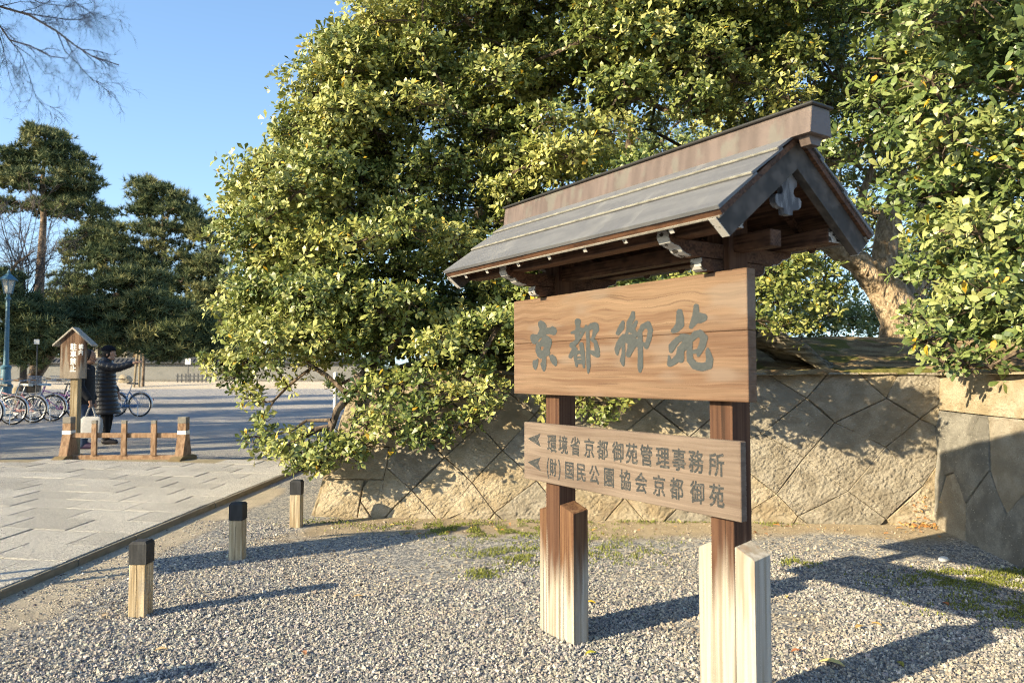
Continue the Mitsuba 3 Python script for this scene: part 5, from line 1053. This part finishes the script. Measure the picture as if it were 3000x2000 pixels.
for u, lab, dz in ((392, 'pale wooden support stake on the sandy bank, left of two', 0), (407, 'pale wooden support stake on the sandy bank, right of two', .12)):
    p0 = at(u, 1139, 61.5); p0[2] = -.1
    st = thing('tree_stake', lab, 'stake', 'stakes that support the young pine')
    put(st, 'pole', tube([p0, p0 + [.12 if u < 400 else -.10, .3, 3.9 + dz]], .095, 10), 'mat_pale_post', smooth=50)
    put(st, 'binding', tube([p0 + [.075 if u < 400 else -.06, .18, 2.32], p0 + [.08 if u < 400 else -.065, .2, 2.52]], .105, 10), 'mat_bark', smooth=50)
yp = thing('young_tree', 'slim dark trunk of the staked young tree on the sandy bank', 'tree')
p0 = at(418, 1139, 62.2); p0[2] = -.1
put(yp, 'trunk', tube([p0, p0 + [.05, 0, 2.2], p0 + [-.05, 0, 4.2]], [.13, .11, .08], 8), 'mat_pine_bark', smooth=60)

# ================================================================== street lamp
M('mat_lamp_paint', lambda p, n, uv: mix((0.055, 0.14, 0.20), (0.085, 0.20, 0.27), fbm(p.x * 20., p.y * 20., p.z * 6.)), 0.45, 0.5)
M('mat_lamp_glass', (0.62, 0.60, 0.52), 0.35, 0.5)
lp = thing('street_lamp', 'blue green street lamp with a lantern head behind the bicycles at the left edge', 'street lamp')
q = at(20, 1000, 21); q[2] = 0
def lathe(prof, n=16): return tube([(0, 0, z) for z, r in prof], [r for z, r in prof], n)
put(lp, 'base', xf(lathe([(-.1, .20), (.10, .20), (.14, .165), (.75, .155), (.80, .185), (.86, .185), (.90, .14), (1.30, .115), (1.34, .14), (1.38, .14), (1.42, .09)]), None, q), 'mat_lamp_paint', smooth=35)
put(lp, 'pole', xf(lathe([(1.40, .075), (1.8, .062), (3.25, .048), (3.27, .075), (3.31, .075), (3.34, .04), (3.42, .05)]), None, q), 'mat_lamp_paint', smooth=35)
def hexring(z, r): return [(r * math.cos(k * math.pi / 3), r * math.sin(k * math.pi / 3), z) for k in range(6)]
put(lp, 'lantern_pane', xf(hull(hexring(3.44, .10) + hexring(3.80, .175)), None, q), 'mat_lamp_glass')
for k in range(6): put(lp, 'lantern_bar', xf(tube([np.array(hexring(3.43, .105)[k]), np.array(hexring(3.81, .182)[k])], .012, 6), None, q), 'mat_lamp_paint')
put(lp, 'lantern_roof', xf(hull(hexring(3.80, .25) + hexring(3.83, .25) + hexring(3.95, .10) + hexring(4.0, .05)), None, q), 'mat_lamp_paint')
put(lp, 'finial', xf(lathe([(3.99, .03), (4.03, .045), (4.07, .03), (4.12, .008)]), None, q), 'mat_lamp_paint', smooth=40)

# ================================================================== bicycles
M('mat_rubber', (0.02, 0.02, 0.022), 0.8, 0.2)
M('mat_metal', (0.55, 0.56, 0.58), 0.35, 0.6, metallic=0.8)
M('mat_saddle', (0.03, 0.03, 0.032), 0.5, 0.4)
M('mat_saddle_cover', (0.30, 0.42, 0.52), 0.6, 0.3)
M('mat_grip', (0.30, 0.17, 0.09), 0.6, 0.3)
M('mat_cream', (0.62, 0.58, 0.50), 0.6, 0.3)
def paint(n, c):
    return M(n, c, 0.35, 0.5, clearcoat=0.5)
paint('mat_frame_pink', (0.55, 0.26, 0.26)); paint('mat_frame_grey', (0.22, 0.25, 0.30)); paint('mat_frame_purple', (0.20, 0.06, 0.26)); paint('mat_frame_red', (0.42, 0.06, 0.06)); paint('mat_frame_silver', (0.5, 0.5, 0.5)); paint('mat_frame_black', (0.03, 0.03, 0.04)); paint('mat_frame_blue', (0.10, 0.22, 0.42))
def bicycle(label, x, y, yaw, frame, saddle, basket, lean, g):
    t = thing('bicycle', label, 'bicycle', 'bicycles parked in a row')
    rx = np.array([[1, 0, 0], [0, math.cos(lean), -math.sin(lean)], [0, math.sin(lean), math.cos(lean)]])
    R = rotz(yaw) @ rx; o = np.array([x, y, 0.0]); r = .325
    B = lambda m: xf(m, R, o)
    rear, front, bb, seat, head, hb = np.array([-.54, 0, r]), np.array([.56, 0, r]), np.array([-.06, 0, .28]), np.array([-.24, 0, .72]), np.array([.36, 0, .80]), np.array([.40, 0, .62])
    for nm, c in (('rear_wheel', rear), ('front_wheel', front)):
        put(t, f'{nm}__tyre', B(xf(torus(r - .018, .019, 44, 8), None, c)), 'mat_rubber', smooth=True)
        put(t, f'{nm}__rim', B(xf(torus(r - .043, .013, 40, 6), None, c)), 'mat_metal', smooth=True)
        s = Acc()
        for k in range(28):
            a0 = k * 2 * math.pi / 28; e = (1 if k % 2 else -1)
            s.add(*tube([c + [.02 * math.cos(a0 + e), .025 * e, .02 * math.sin(a0 + e)], c + [(r - .05) * math.cos(a0), 0, (r - .05) * math.sin(a0)]], .0022, 3))
        put(t, f'{nm}__spokes', B(s.mesh()), 'mat_metal', kind='stuff')
        put(t, f'{nm}__hub', B(tube([c + [0, -.05, 0], c + [0, .05, 0]], .024, 10)), 'mat_metal', smooth=40)
        a0, a1 = ((.10, 3.3) if nm == 'rear_wheel' else (.2, 2.7))
        P = [c + [(r + .022) * math.cos(q), 0, (r + .022) * math.sin(q)] for q in np.linspace(a0, a1, 22)]
        put(t, 'mudguard', B(tube(P, .020, 6)), 'mat_metal' if frame != 'mat_frame_black' else frame, smooth=50)
    fr = Acc()
    for a, b, w in ((bb, seat, .016), (bb, hb, .018), (seat * .75 + bb * .25, head * .7 + hb * .3, .014), (head + [-.03, 0, .06], hb + [.01, 0, -.03], .019)): fr.add(*tube([a, b], w, 10))
    for s in (-.055, .055):
        fr.add(*tube([bb + [0, s * .4, 0], rear + [0, s, 0]], .010, 8)); fr.add(*tube([seat * .9 + bb * .1 + [0, s * .3, 0], rear + [0, s, 0]], .009, 8)); fr.add(*tube([hb + [.01, s * .6, -.02], front + [-.03, s, .1], front + [0, s, 0]], .011, 8))
    put(t, 'frame', B(fr.mesh()), frame, smooth=50)
    put(t, 'seat_post', B(tube([seat, seat + [-.05, 0, .16]], .013, 8)), 'mat_metal', smooth=50)
    sd = hull([seat + [-.05, 0, .16] + np.array(q) for q in ((-.13, -.09, .0), (-.13, .09, .0), (-.13, -.08, .055), (-.13, .08, .055), (.0, -.05, .06), (.0, .05, .06), (.14, -.018, .05), (.14, .018, .05), (.14, -.015, .015), (.14, .015, .015), (.0, -.05, .01), (.0, .05, .01))])
    put(t, 'saddle', B(sd), saddle, smooth=70)
    put(t, 'stem', B(tube([head + [-.03, 0, .05], head + [-.06, 0, .20]], .013, 8)), 'mat_metal', smooth=50)
    h = head + [-.06, 0, .21]
    put(t, 'handlebar', B(tube([h + [-.20, -.27, .02], h + [-.08, -.25, .03], h + [.02, -.12, .0], h, h + [.02, .12, .0], h + [-.08, .25, .03], h + [-.20, .27, .02]], .012, 8)), 'mat_metal', smooth=60)
    for s in (-1, 1): put(t, 'grip', B(tube([h + [-.23, s * .272, .02], h + [-.11, s * .255, .029]], .018, 8)), 'mat_grip', smooth=50)
    put(t, 'chain_guard', B(cbox([-.52, -.05, .255], [.04, -.042, .335], .004)), frame)
    put(t, 'chainring', B(tube([bb + [0, -.058, 0], bb + [0, -.064, 0]], .085, 20)), 'mat_metal', smooth=40)
    for s, e in ((-1, 1), (1, -1)):
        k = put(t, 'crank', B(tube([bb + [0, s * .075, 0], bb + [.05 * e, s * .085, -.16 * e]], .010, 6)), 'mat_metal', smooth=50)
        put(t, 'pedal', B(cbox(bb + np.array([.05 * e - .045, s * .09, -.16 * e - .012]), bb + np.array([.05 * e + .045, s * .165, -.16 * e + .012]), .004)), 'mat_rubber')
    rk = Acc()
    for s in (-.06, 0, .06): rk.add(*tube([seat + [-.03, s, -.03], rear + [-.14, s, r + .075]], .006, 6))
    for s in (-.06, .06): rk.add(*tube([rear + [0, s, 0], rear + [-.10, s, r + .075]], .005, 6))
    rk.add(*tube([rear + [-.14, -.062, r + .075], rear + [-.14, .062, r + .075]], .006, 6))
    put(t, 'rear_rack', B(rk.mesh()), 'mat_metal', smooth=50)
    put(t, 'kickstand', B(tube([rear + [.02, .07, -.01], rear + [-.04, .16, -r + .01]], .010, 6)), 'mat_metal', smooth=50)
    put(t, 'reflector', B(cbox(rear + np.array([-r - .055, -.025, .12]), rear + np.array([-r - .043, .025, .17]), .003)), 'mat_frame_red')
    if basket:
        bk = Acc(); c = head + [.20, 0, .10]
        for z, w in ((.0, .13), (.07, .145), (.14, .155), (.21, .165)):
            rr_ = [c + np.array([a * w * .85, b * w, z]) for a, b in ((-1, -1), (1, -1), (1, 1), (-1, 1), (-1, -1))]
            for a, b in zip(rr_[:-1], rr_[1:]): bk.add(*tube([a, b], .005, 4))
        for a in np.linspace(-1, 1, 7):
            for b in (-1, 1):
                bk.add(*tube([c + [a * .11, b * .13, 0], c + [a * .14, b * .165, .21]], .003, 3)); bk.add(*tube([c + [b * .11, a * .13, 0], c + [b * .14, a * .165, .21]], .003, 3))
        put(t, 'basket', B(bk.mesh()), 'mat_metal', smooth=50)
    return t
g = np.random.default_rng(66)
bx = [(-11.95, 18.6, 'mat_frame_grey', 'mat_saddle_cover', False, 'grey bicycle with a pale blue saddle cover, its rear wheel nearest the small brown sign'), (-11.98, 17.95, 'mat_frame_pink', 'mat_cream', True, 'pink bicycle with a cream saddle beside the grey one'),
      (-12.05, 17.25, 'mat_frame_silver', 'mat_saddle', True, 'silver bicycle with a black saddle between two others near the left edge'), (-12.02, 16.55, 'mat_frame_red', 'mat_grip', False, 'red bicycle nearest the camera, cut by the left edge'),
      (-11.75, 19.35, 'mat_frame_purple', 'mat_saddle', True, 'purple bicycle partly hidden behind the post of the small brown sign'), (-11.6, 20.05, 'mat_frame_black', 'mat_saddle', True, 'black bicycle behind the purple one'), (-11.5, 20.75, 'mat_frame_blue', 'mat_cream', False, 'blue bicycle farther back in the row'), (-9.75, 20.6, 'mat_frame_blue', 'mat_saddle', False, 'bicycle behind the woman, only its rear wheel showing')]
for x, y, fr, sd, bk, lab in bx:
    back = 'woman' in lab
    bicycle(lab, x + (.0 if not back else -1.0), y, math.pi + g.normal(0, .07), fr, sd, bk, g.uniform(.02, .09), g)

# ================================================================== people
def limb(A, ra, B_, rb): 
    sa, sb = m3.Manifold.sphere(ra, 20).translate(tuple(A)), m3.Manifold.sphere(rb, 20).translate(tuple(B_))
    return m3.Manifold.batch_hull([sa, sb])
def ell(c, r, rot=None):
    q = m3.Manifold.sphere(1.0, 28).scale(tuple(r))
    return q.translate(tuple(c))
def chain(pts): return [limb(pts[i][0], pts[i][1], pts[i + 1][0], pts[i + 1][1]) for i in range(len(pts) - 1)]
def smoothed(parts, edge=.018, it=8):
    m = parts[0]
    for p in parts[1:]: m = m + p
    m = m.refine_to_length(edge)
    t = trimesh.Trimesh(*vf(m), process=True); trimesh.smoothing.filter_taubin(t, iterations=it); return vf(t)
M('mat_skin', (0.50, 0.30, 0.21), 0.6, 0.3)
M('mat_skin_man', (0.42, 0.24, 0.165), 0.6, 0.3)
M('mat_hair', (0.014, 0.012, 0.012), 0.6, 0.3)
M('mat_hat', (0.012, 0.013, 0.018), 0.9, 0.1)
def c_coat(p, n, uv): return mix((0.010, 0.011, 0.015), (0.026, 0.028, 0.036), fbm(p.x * 8., p.y * 8., p.z * 12.))
M('mat_coat', c_coat, 0.42, 0.45)
M('mat_jacket', (0.017, 0.019, 0.025), 0.75, 0.25)
M('mat_jeans', lambda p, n, uv: mix((0.035, 0.055, 0.105), (0.075, 0.105, 0.17), fbm(p.x * 25., p.y * 25., p.z * 9.)), 0.9, 0.1)
M('mat_tights', (0.012, 0.012, 0.015), 0.85, 0.2)
M('mat_shoe', (0.02, 0.018, 0.022), 0.5, 0.4)
M('mat_shoe_purple', (0.05, 0.03, 0.07), 0.6, 0.3)
M('mat_scarf', (0.33, 0.23, 0.17), 0.9, 0.1)
M('mat_tote', lambda p, n, uv: mix((0.34, 0.345, 0.36), (0.46, 0.465, 0.47), fbm(p.x * 14., p.y * 14., p.z * 14.)), 0.85, 0.2)
def person_body(J, H, hand_pose):
    """J: joints; x forward. Returns one continuous skin mesh."""
    S = H / 1.65; P = []
    hd = J['head']
    P += [ell(hd + np.array([0, 0, .02]) * S, np.array([.094, .075, .112]) * S), ell(hd + np.array([.022, 0, -.055]) * S, np.array([.062, .055, .062]) * S), limb(hd + np.array([.085, 0, -.005]) * S, .010 * S, hd + np.array([.104, 0, -.030]) * S, .014 * S),
          limb(hd + np.array([.080, -.018, -.062]) * S, .009 * S, hd + np.array([.080, .018, -.062]) * S, .009 * S), limb(hd + np.array([.072, -.03, .012]) * S, .011 * S, hd + np.array([.072, .03, .012]) * S, .011 * S), ell(hd + np.array([.068, 0, -.088]) * S, np.array([.022, .022, .018]) * S)]
    for s in (-1, 1): P.append(ell(hd + np.array([-.01, s * .076, -.01]) * S, np.array([.018, .010, .030]) * S))
    P += chain([(hd + np.array([-.015, 0, -.06]) * S, .052 * S), (J['neck'], .055 * S), (J['chest'], .115 * S), (J['waist'], .105 * S), (J['hip'], .12 * S)])
    P.append(limb(J['sh_l'], .055 * S, J['sh_r'], .055 * S))
    for s in 'lr':
        P += chain([(J['sh_' + s], .052 * S), (J['el_' + s], .042 * S), (J['wr_' + s], .028 * S)])
        P += chain([(J['hip'] + np.array([0, (.08 if s == 'l' else -.08), 0]) * S, .085 * S), (J['kn_' + s], .056 * S), (J['an_' + s], .038 * S)])
        P.append(limb(J['an_' + s] + np.array([0, 0, -.04]) * S, .034 * S, J['an_' + s] + np.array([.15, 0, -.055]) * S, .026 * S))
        w = J['wr_' + s]; d, up, mode = hand_pose[s]; d, up = unit(np.array(d, float)), unit(np.array(up, float)); sd = np.cross(up, d)
        k = w + d * .045 * S
        P += [limb(w, .027 * S, k + sd * .020 * S, .018 * S), limb(w, .027 * S, k - sd * .020 * S, .018 * S), limb(k + sd * .02 * S, .017 * S, k + d * .035 * S - sd * .02 * S, .016 * S)]
        for i, ln in enumerate((.062, .072, .068, .052)):
            b = k + d * .030 * S + sd * (.030 - .020 * i) * S
            e = d if mode == 'point' and i == 0 else d
            c1 = b + e * ln * .5 * S; cur = -up * (.2 if mode == 'flat' else (.9 if mode == 'grip' else (.0 if i == 0 else .8)))
            c2 = c1 + unit(d * (1.0 if mode != 'grip' else .1) + cur) * ln * .5 * S
            P += chain([(b, .0095 * S), (c1, .0088 * S), (c2, .0075 * S)])
        tb = w + d * .02 * S + sd * .026 * S
        P += chain([(tb, .013 * S), (tb + (d * .6 + sd * .6 - up * .2) * .035 * S, .0105 * S), (tb + (d * 1.3 + sd * .6 - up * .5) * .042 * S, .009 * S)])
    return P
def place_person(name, parts, yaw, o):
    R = rotz(yaw)
    return lambda m: xf(m, R, o)
V3 = lambda *a: np.array(a, float)
# woman in a long padded coat, pointing to the right
o = ground_at(306, 1300); o[2] = .0; H = 1.60; S = H / 1.65
J = dict(head=V3(.05, 0, 1.50), neck=V3(.0, 0, 1.355), chest=V3(-.01, 0, 1.20), waist=V3(.0, 0, 1.0), hip=V3(.0, 0, .84), sh_l=V3(-.01, .165, 1.30), sh_r=V3(.01, -.165, 1.30), el_r=V3(.26, -.20, 1.255), wr_r=V3(.50, -.20, 1.335),
         el_l=V3(-.05, .24, 1.05), wr_l=V3(.10, .22, .86), kn_l=V3(.03, .085, .45), an_l=V3(-.02, .09, .075), kn_r=V3(.05, -.085, .45), an_r=V3(.06, -.09, .075))
ti = dict(l=((.35, 0, -.94), (.94, 0, .35), 'flat'), r=((.96, -.02, .28), (-.28, 0, .96), 'point'))
wo = thing('person', 'person in long black padded coat and dark cap pointing right with outstretched arm', 'person')
pl = place_person(wo, None, .10, o)
put(wo, 'body', pl(smoothed(person_body(J, H, ti), .017, 4)), 'mat_skin', smooth=True)
coat = []
for z0, z1, r0, r1, xo in ((1.30, 1.10, .145, .155, 0), (1.10, .92, .155, .165, 0), (.92, .70, .165, .185, .01), (.70, .50, .185, .215, .03)):
    n = 3
    for i in range(n):
        za, zb_ = z0 + (z1 - z0) * i / n, z0 + (z1 - z0) * (i + 1) / n; ra, rb = r0 + (r1 - r0) * i / n, r0 + (r1 - r0) * (i + 1) / n
        rm = (ra + rb) / 2 + .010
        f_ = lambda r, z: [(xo * (1 - z) * 2 + r * math.cos(a) * .95, r * 1.12 * math.sin(a), z) for a in np.linspace(0, 6.283, 22)[:-1]]
        coat.append(m3.Manifold.hull_points(np.array(f_(ra - .006, za) + f_(rm, (za + zb_) / 2) + f_(rb - .006, zb_ - .002))))
for s in 'lr':
    A, Bm, Cw = J['sh_' + s], J['el_' + s], J['wr_' + s]
    for (p, q, ra, rb, n) in ((A, Bm, .082, .068, 3), (Bm, Bm + (Cw - Bm) * .86, .068, .056, 3)):
        for i in range(n):
            a_, b_ = p + (q - p) * i / n, p + (q - p) * (i + 1) / n; r_ = ra + (rb - ra) * (i + .5) / n
            coat.append(m3.Manifold.batch_hull([m3.Manifold.sphere(r_ * .94, 18).translate(tuple(a_)), m3.Manifold.sphere(r_ * 1.03, 18).translate(tuple((a_ + b_) / 2)), m3.Manifold.sphere(r_ * .92, 18).translate(tuple(b_))]))
coat += [limb(J['sh_l'], .078, J['sh_r'], .078), limb(V3(0, 0, 1.30), .115, V3(.0, 0, 1.375), .088)]
put(wo, 'coat', pl(smoothed(coat, .03, 2)), 'mat_coat', smooth=True)
for s in 'lr':
    put(wo, 'legging', pl(smoothed(chain([(V3(.01, J['kn_' + s][1], .60), .082), (J['kn_' + s], .066), (J['an_' + s], .048)]), .02, 4)), 'mat_tights', smooth=True)
    a_ = J['an_' + s]
    put(wo, 'shoe', pl(smoothed([limb(V3(a_[0] - .03, a_[1], .05), .048, V3(a_[0] + .06, a_[1], .045), .044), limb(V3(a_[0] + .06, a_[1], .045), .044, V3(a_[0] + .16, a_[1], .035), .034)], .015, 4)), 'mat_shoe', smooth=True)
hd = J['head']
hair = ell(hd + V3(-.022, 0, .028) * S, V3(.104, .090, .118) * S) - m3.Manifold.cube((.4, .4, .26)).translate((hd[0] + .035, hd[1] - .2, hd[2] - .235))
put(wo, 'hair', pl(smoothed([hair], .014, 3)), 'mat_hair', smooth=True)
cap = (ell(hd + V3(-.018, 0, .058) * S, V3(.118, .102, .090) * S)) - m3.Manifold.cube((.5, .5, .2)).translate((hd[0] - .25, hd[1] - .25, hd[2] - .155))
put(wo, 'cap', pl(smoothed([cap], .014, 3)), 'mat_hat', smooth=True)
# man beside the small sign carrying a bag
o2 = ground_at(243, 1313); o2[2] = 0; H = 1.56; S = H / 1.65
J2 = dict(head=V3(.07, 0, 1.42), neck=V3(.02, 0, 1.285), chest=V3(-.01, 0, 1.14), waist=V3(.0, 0, .96), hip=V3(-.01, 0, .80), sh_l=V3(-.01, .18, 1.23), sh_r=V3(.01, -.18, 1.23), el_r=V3(.06, -.25, .97), wr_r=V3(.205, -.24, .765), el_l=V3(-.06, .25, .97), wr_l=V3(.04, .23, .76),
          kn_l=V3(.02, .09, .43), an_l=V3(-.06, .095, .075), kn_r=V3(.04, -.09, .43), an_r=V3(.04, -.095, .075))
mn = thing('person', 'person in a dark jacket and blue jeans half hidden behind the small brown sign', 'person')
pm = place_person(mn, None, .05, o2)
ti2 = dict(l=((.2, 0, -.98), (.98, 0, .2), 'flat'), r=((.25, 0, -.97), (.97, 0, .25), 'grip'))
put(mn, 'body', pm(smoothed(person_body(J2, H, ti2), .017, 4)), 'mat_skin_man', smooth=True)
jk = []
f_ = lambda r, z, x: [(x + r * .80 * math.cos(a), r * 1.12 * math.sin(a), z) for a in np.linspace(0, 6.283, 22)[:-1]]
prs = [(1.24, .15, .0), (1.12, .172, .0), (.98, .168, .0), (.84, .176, .0), (.70, .18, .0)]
for a_, b_ in zip(prs[:-1], prs[1:]): jk.append(m3.Manifold.hull_points(np.array(f_(a_[1], a_[0], a_[2]) + f_(b_[1], b_[0] - .003, b_[2]))))
for s in 'lr': jk += chain([(J2['sh_' + s], .080), (J2['el_' + s], .064), (J2['el_' + s] + (J2['wr_' + s] - J2['el_' + s]) * .9, .050)])
jk += [limb(J2['sh_l'], .075, J2['sh_r'], .075), limb(V3(.01, 0, 1.22), .11, V3(.015, 0, 1.27), .085)]
put(mn, 'jacket', pm(smoothed(jk, .03, 4)), 'mat_jacket', smooth=True)
put(mn, 'collar', pm(smoothed([limb(V3(.06, -.05, 1.20), .05, V3(.075, -.03, 1.06), .025), limb(V3(.05, .05, 1.24), .045, V3(.06, -.05, 1.22), .048)], .015, 4)), 'mat_scarf', smooth=True)
for s in 'lr':
    y_ = J2['kn_' + s][1]
    put(mn, 'trouser_leg', pm(smoothed(chain([(V3(-.01, y_ * .9, .78), .102), (J2['kn_' + s], .078), (J2['an_' + s], .066)]), .02, 5)), 'mat_jeans', smooth=True)
    a_ = J2['an_' + s]
    put(mn, 'shoe', pm(smoothed([limb(V3(a_[0] - .04, a_[1], .052), .05, V3(a_[0] + .07, a_[1], .047), .047), limb(V3(a_[0] + .07, a_[1], .047), .047, V3(a_[0] + .18, a_[1], .038), .036)], .015, 4)), 'mat_shoe_purple', smooth=True)
hd = J2['head']
hair = ell(hd + V3(-.020, 0, .030) * S, V3(.102, .088, .112) * S) - m3.Manifold.cube((.4, .4, .27)).translate((hd[0] + .045, hd[1] - .2, hd[2] - .225))
put(mn, 'hair', pm(smoothed([hair], .014, 3)), 'mat_hair', smooth=True)
# tote bag held in his right hand
tb = thing('tote_bag', 'pale grey tote bag held by the person behind the small brown sign', 'bag')
hx = J2['wr_r'] + V3(.025, 0, -.085)
bag = []
sec = [(.0, .145, .050), (.10, .158, .062), (.26, .170, .058), (.40, .158, .038), (.455, .120, .016)]
ztop = hx[2] - .17; zb0 = ztop - .455 * .72
rings = []
for z, w, d in sec:
    z = z * .72
    rings.append([(hx[0] + .01 + w * math.copysign(abs(math.cos(a)) ** .5, math.cos(a)), hx[1] + d * math.copysign(abs(math.sin(a)) ** .7, math.sin(a)), zb0 + z) for a in np.linspace(0, 2 * math.pi, 29)[:-1]])
vv = np.array(rings).reshape(-1, 3); n = 28; i = np.arange(n); j = (i + 1) % n
ff = np.vstack([np.r_[np.c_[r * n + i, r * n + j, (r + 1) * n + j], np.c_[r * n + i, (r + 1) * n + j, (r + 1) * n + i]] for r in range(4)] + [np.c_[j, i, np.full(n, len(vv))], np.c_[4 * n + i, 4 * n + j, np.full(n, len(vv) + 1)]])
vv = np.vstack([vv, [[hx[0], hx[1], zb0]], [[hx[0], hx[1], ztop - .01]]])
put(tb, 'bag', pm((vv, ff)), 'mat_tote', smooth=50)
for s in (-1, 1): put(tb, 'handle', pm(tube([hx + [-.075, s * .012, -.18], hx + [-.035, s * .010, -.06], hx + [0, s * .006, -.004], hx + [.035, s * .010, -.06], hx + [.075, s * .012, -.18]], .009, 6)), 'mat_tote', smooth=60)
